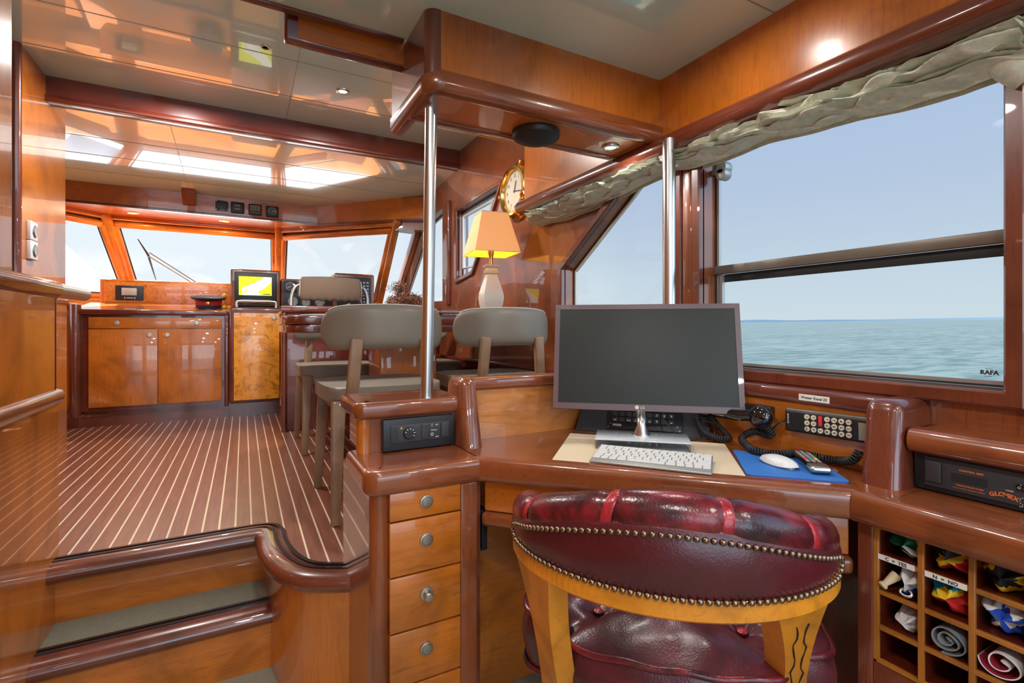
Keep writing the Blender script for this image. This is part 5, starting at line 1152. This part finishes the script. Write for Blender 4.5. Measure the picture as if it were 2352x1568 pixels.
for dx in (0, .045):
    b = MB(); b.cyl((.875+dx, 4.40, 1.245), (.90+dx, 4.40, 1.25), .014); b.tube([(.905+dx, 4.40, 1.25), (.885+dx, 4.39, 1.34), (.878+dx, 4.385, 1.40)], .007, 10); b.ball((.876+dx, 4.384, 1.415), .017, seg=16); b.out('throttle_lever', 'black_gloss' if dx else 'steel', ib)
# gauges set in the header board
bl = thing('blank_panel', 'plain black plate at the left end of the header gauges', 'panel', (-.151, 4.57, 2.05))
b = MB(); b.mat('black').box(-.196, -.108, 4.568, 4.58, 2.016, 2.094, .003); b.mat('print_white').box(-.165, -.132, 4.5672, 4.569, 2.0185, 2.0225); b.out('plate', None, bl)
b = MB()
for x in (-.19, -.114):
    for z in (2.022, 2.088): b.cyl((x, 4.568, z), (x, 4.5665, z), .0025, seg=8)
b.out('screw', 'steel', bl)
def hgauge(x, z, lab): t = thing('header_gauge', lab, 'gauge', (x, 4.57, z), 0, 'gauges in the header board'); b = MB(); b.box(x-.048, x+.048, 4.562, 4.58, z-.045, z+.045, .008, 3); b.out('housing', 'black', t); return t
t = hgauge(-.043, 2.051, 'square black gauge with two small lit windows in the header board')
b = MB(); b.box(-.064, -.024, 4.559, 4.563, 2.060, 2.072); b.box(-.064, -.024, 4.559, 4.563, 2.032, 2.044); b.out('display', 'lcd_grey', t)
t = hgauge(.083, 2.048, 'square black gauge with a digital readout in the header board')
b = MB(); b.mat('lcd_grey').box(.047, .118, 4.559, 4.563, 2.040, 2.080); b.mat('print_dark').text('018', .034, FR(.052, 4.5588, 2.047), .0002, bold=.0004); b.out('display', None, t, flat=True)
b = MB()
for k in range(4): b.box(.051+k*.019, .060+k*.019, 4.559, 4.563, 2.018, 2.024)
b.out('button', 'print_grey', t)
t = hgauge(.209, 2.046, 'square black gauge with a round wind dial in the header board')
gauge((.209, 4.559, 2.046), .036, t, 'gauge_face', 0, 'dial', sq=False)
# wood bracket from ceiling to header board
b = MB(); b.mat('red_wood').prism([(4.44, 2.145), (4.57, 2.135), (4.57, 2.04), (4.545, 2.035), (4.47, 2.12)], -.415, -.325, .006, 3, Mx=Matrix(((0, 0, 1, 0), (1, 0, 0, 0), (0, 1, 0, 0), (0, 0, 0, 1))))
tag(b.out('wood_bracket'), 'small sloping wood bracket between ceiling and header board', 'bracket')
# clock
ck_ = thing('ship_clock', 'brass porthole ship clock on the side wall above the lamp', 'clock', (1.335, 2.44, 1.835)); MCk = frame((1.340, 2.395, 1.835), (0, -1.06, 0), (0, 0, 1)) @ Matrix.Scale(1.07, 4)
b = MB(MCk); b.lathe([(.150, 0), (.152, .012), (.140, .020), (.132, .040), (.126, .048), (.112, .050), (.106, .042), (.104, .020), (0, .02)], 56); b.out('case', 'brass', ck_)
b = MB(MCk); b.lathe([(0, .026), (.105, .026), (.105, .022)], 48); b.out('dial', 'dial_face', ck_)
b = MB(MCk); b.mat('print_dark')
for k in range(12):
    a = pi/2-k*pi/6; b.text(str(k or 12), .026, Matrix.Translation((.080*cos(a), .080*sin(a)-.009, .0262)), .0003, 'CENTER', .0003)
for k in range(60): b.box(.094, .099, -.0006, .0006, .026, .0266, Mx=Matrix.Rotation(k*pi/30, 4, 'Z'))
b.out('numerals', None, ck_, flat=True)
for ln, a, w_ in ((.052, 70, .005), (.078, -10, .0035)): b = MB(MCk); b.box(-.01, ln, -w_/2, w_/2, .029, .0305, Mx=Matrix.Rotation(radians(a), 4, 'Z')); b.out('hand', 'black', ck_)
for a in (60, 180, 300):
    b = MB(MCk); b.box(.118, .160, -.012, .012, .018, .044, .005, Mx=Matrix.Rotation(radians(a), 4, 'Z')); b.out('lug', 'brass', ck_)
b = MB(MCk); b.tube([(.125+.018*cos(k*pi/8), -.05+.018*sin(k*pi/8), .052) for k in range(16)], .0045, 8, closed=True); b.out('wing_nut', 'brass', ck_)
b = MB(); b.tube([(1.345, 2.60+.02*cos(k*pi/8), 1.70+.02*sin(k*pi/8)) for k in range(16)], .004, 8, closed=True)
b = MB(); b.box(1.329, 1.3405, 3.455, 3.51, 1.332, 1.402, .004); b.cyl((1.331, 3.482, 1.367), (1.326, 3.482, 1.367), .017); tag(b.out('wall_socket', 'white'), 'white wall socket below the small forward window', 'socket')
# curtains
def curtain(name, y0, y1, bots, seed, lab, n=260):
    def zbot(y):
        for (a, za), (c, zc) in zip(bots, bots[1:]):
            if (y-a)*(y-c) <= 0: return za+(zc-za)*(y-a)/(c-a)
        return bots[-1][1]
    def f(u, v):
        y = y0+(y1-y0)*u; zb_ = zbot(y); zt_ = 1.692; a = v*1.0
        sag = .010*noise.noise(V((y*6, seed, 0)))
        z = zt_+(zb_-zt_)*a**.85
        belly = sin(pi*min(1, a*1.02))**.8
        w1 = noise.noise(V((y*3.2+seed, a*4.2+y*1.5, 1.3))); w2 = noise.noise(V((y*7+seed, a*9-y*3, 4.1))); w3 = abs(noise.noise(V((y*5+a*3, a*6+seed, 7.7))))
        q = a*4.2+y*1.7+1.7*w1+.9*noise.noise(V((y*9, a*2+seed, 2))); r1 = 1-abs(2*(q % 1)-1); q2_ = a*8.0-y*2.6+2.0*w1+seed; r2 = 1-abs(2*(q2_ % 1)-1)
        x = 1.315-.036*belly-.022*w1*belly-.034*r1*(.25+belly)-.018*r2*(.3+belly)-.016*w2-.003*noise.noise(V((y*26, a*12, seed)))
        return V((x, y, z+sag*a+.014*w2*a*(1-a)*2+.006*w1*a))
    b = MB(); b.grid(f, n, 60); bv = None
    b.grid(lambda u, v: V((1.338, y0+(y1-y0)*u, f(u, 1).z if v > .5 else 1.692)) if v in (0, 1) else f(u, 1), n, 2)
    b.grid(lambda u, v: f(u, 1).lerp(V((1.338, y0+(y1-y0)*u, f(u, 1).z+.012)), v), n, 3)
    for u in (0, 1): b._a([f(u, j/59) for j in range(60)]+[V((1.338, f(u, 0).y, f(u, 1).z+.01)), V((1.338, f(u, 0).y, 1.692))], [tuple(range(62))])
    return tag(b.out(name, 'curtain', ang=80), lab, 'curtain', 'gathered curtains under the window rail')
curtain('curtain', 2.155, 1.262, [(2.16, 1.597), (1.90, 1.592), (1.59, 1.601), (1.344, 1.623), (1.26, 1.628)], 3, 'shorter grey green gathered curtain above the slanted window', 200)
curtain('curtain', 1.238, .355, [(1.24, 1.625), (1.147, 1.612), (.913, 1.613), (.732, 1.607), (.587, 1.587), (.468, 1.573), (.355, 1.573)], 9, 'long grey green gathered curtain above the large sea window', 240)
b = MB(); b.tube(catmull([(1.30, .45, 1.685), (1.285, .40, 1.64), (1.30, .385, 1.60), (1.32, .36, 1.57)], 6), [.02]*6+[.03]*6+[.035]*7, 10); tag(b.out('curtain', 'curtain', ang=80), 'bunched end of curtain at the right window corner', 'curtain')
curtain('curtain', .345, -1.5, [(.345, 1.58), (-1.5, 1.6)], 21, 'gathered curtain aft of the picture', 120)
# window latch
wl = thing('window_latch', 'grey metal window latch at the top of the large sea window', 'latch', (1.39, 1.10, 1.60))
b = MB(); b.box(1.375, 1.40, 1.108, 1.146, 1.595, 1.61, .003); b.out('bracket', 'alu', wl)
b = MB(); b.cyl((1.362, 1.098, 1.605), (1.398, 1.098, 1.605), .022, seg=24, bev=.005); b.cyl((1.362, 1.098, 1.585), (1.398, 1.098, 1.585), .020, seg=24, bev=.005); b.out('roller', 'alu', wl)
# switches on the bulkhead
sw = thing('double_switch', 'pair of chrome framed light switches on the glossy bulkhead', 'switch', (-.858, 3.04, 1.48))
for z in (1.525, 1.437):
    b = MB(); b.box(-.861, -.842, 3.0, 3.082, z-.043, z+.043, .004); pl_ = b.out('plate', 'white', sw)
    b = MB(); b.lathe([(0, .0), (.026, 0), (.028, .003), (.024, .006), (0, .005)], 28, Mx=frame((-.842, 3.041, z), (0, 1, 0), (0, 0, 1))); b.out('button', 'steel', pl_)
# steel rail on the waist high wall
b = MB(); b.tube([(-.545, 2.02, 1.208), (-.545, 2.2, 1.210), (-.545, 2.48, 1.212)], .024, 20); b.ball((-.545, 2.48, 1.212), .0235, seg=16); tag(b.out('hand_rail', 'brushed'), 'stainless hand rail running forward from the waist high wall', 'rail')
# ================================================================ OUTSIDE
b = MB(); b._a([(-9000, -9000, -2.2-0), (9000, -9000, -2.2), (9000, 9000, -2.2), (-9000, 9000, -2.2)], [(0, 1, 2, 3)]); o = b.out('sea', 'sea', flat=True); o.rotation_euler = (0, radians(-.72), 0); tag(o, 'calm blue green sea outside the windows', 'sea', kind='stuff')
random.seed(8)
b = MB(); n = 120; vs = []
for i in range(n+1):
    a = radians(8+i*1.15); R = 6500; h = 20+26*noise.noise(V((i*.09, 1, 0)))+12*noise.noise(V((i*.31, 2, 0)))+(14 if i > 60 else 0)
    x, y = R*sin(a), R*cos(a); zz = math.tan(radians(.72))*x-2.2
    vs += [(x, y, zz-10), (x, y, zz+max(6, h)), (x*1.12, y*1.12, zz+max(4, h*.6)), (x*1.12, y*1.12, zz-10)]
b._a(vs, [(4*i+j, 4*i+4+j, 4*i+4+(j+1) % 4, 4*i+(j+1) % 4) for i in range(n) for j in range(3)]); tag(b.out('coastline', 'coast', ang=80), 'faint far hills on the horizon', 'coast', kind='stuff')
fd = MB(); fd.prism([(-2.0, 5.75), (1.6, 5.75), (1.3, 7.5), (.3, 10.5), (-.4, 11.2), (-1.1, 10.5), (-2.0, 7.5)], .55, .95, .03)
tag(fd.out('foredeck', 'gelcoat', ang=30), 'white boat deck in front of the windscreen', 'deck')
q_ = [onY(120, 540, 7.0), onY(236, 640, 7.0), onY(245, 642, 7.0), onY(245, 690, 7.0), onY(100, 690, 7.0), onY(100, 540, 7.0)]
b = MB(); b._a([p for p in q_]+[p+V((0, .15, 0)) for p in q_], [(0, 1, 2, 3, 4, 5), (11, 10, 9, 8, 7, 6)]+[(k, 6+k, 6+(k+1) % 6, (k+1) % 6) for k in range(6)])
tag(b.out('bulwark', 'gelcoat'), 'white triangular bulwark seen through the left window', 'bulwark')
wp = thing('windscreen_wiper', 'black parallel arm wiper outside the centre windscreen pane', 'wiper', (-.6, 5.7, 1.4))
WY = 5.62
w0, w1_, wm = onY(316, 548, 5.45), onY(358, 642, 5.75), onY(340, 585, 5.55); e0, e1 = onY(430, 643, 5.78), onY(442, 643, 5.78)
b = MB(); b.tube([w0, wm, w1_], [.004, .010, .004], 6); b.out('blade', 'black', wp)
for p, q in ((wm+V((0, 0, -.01)), e0), (wm+V((.01, 0, .02)), e1)): b = MB(); b.tube([p, q+(q-p)*.25], .0055, 6); b.out('arm', 'bar', wp)
b = MB(); b.tube([onY(866, 655, 5.6), onY(878, 612, 5.6)], .008, 6); tag(b.out('antenna', 'black'), 'short black antenna outside the right windscreen pane', 'antenna')
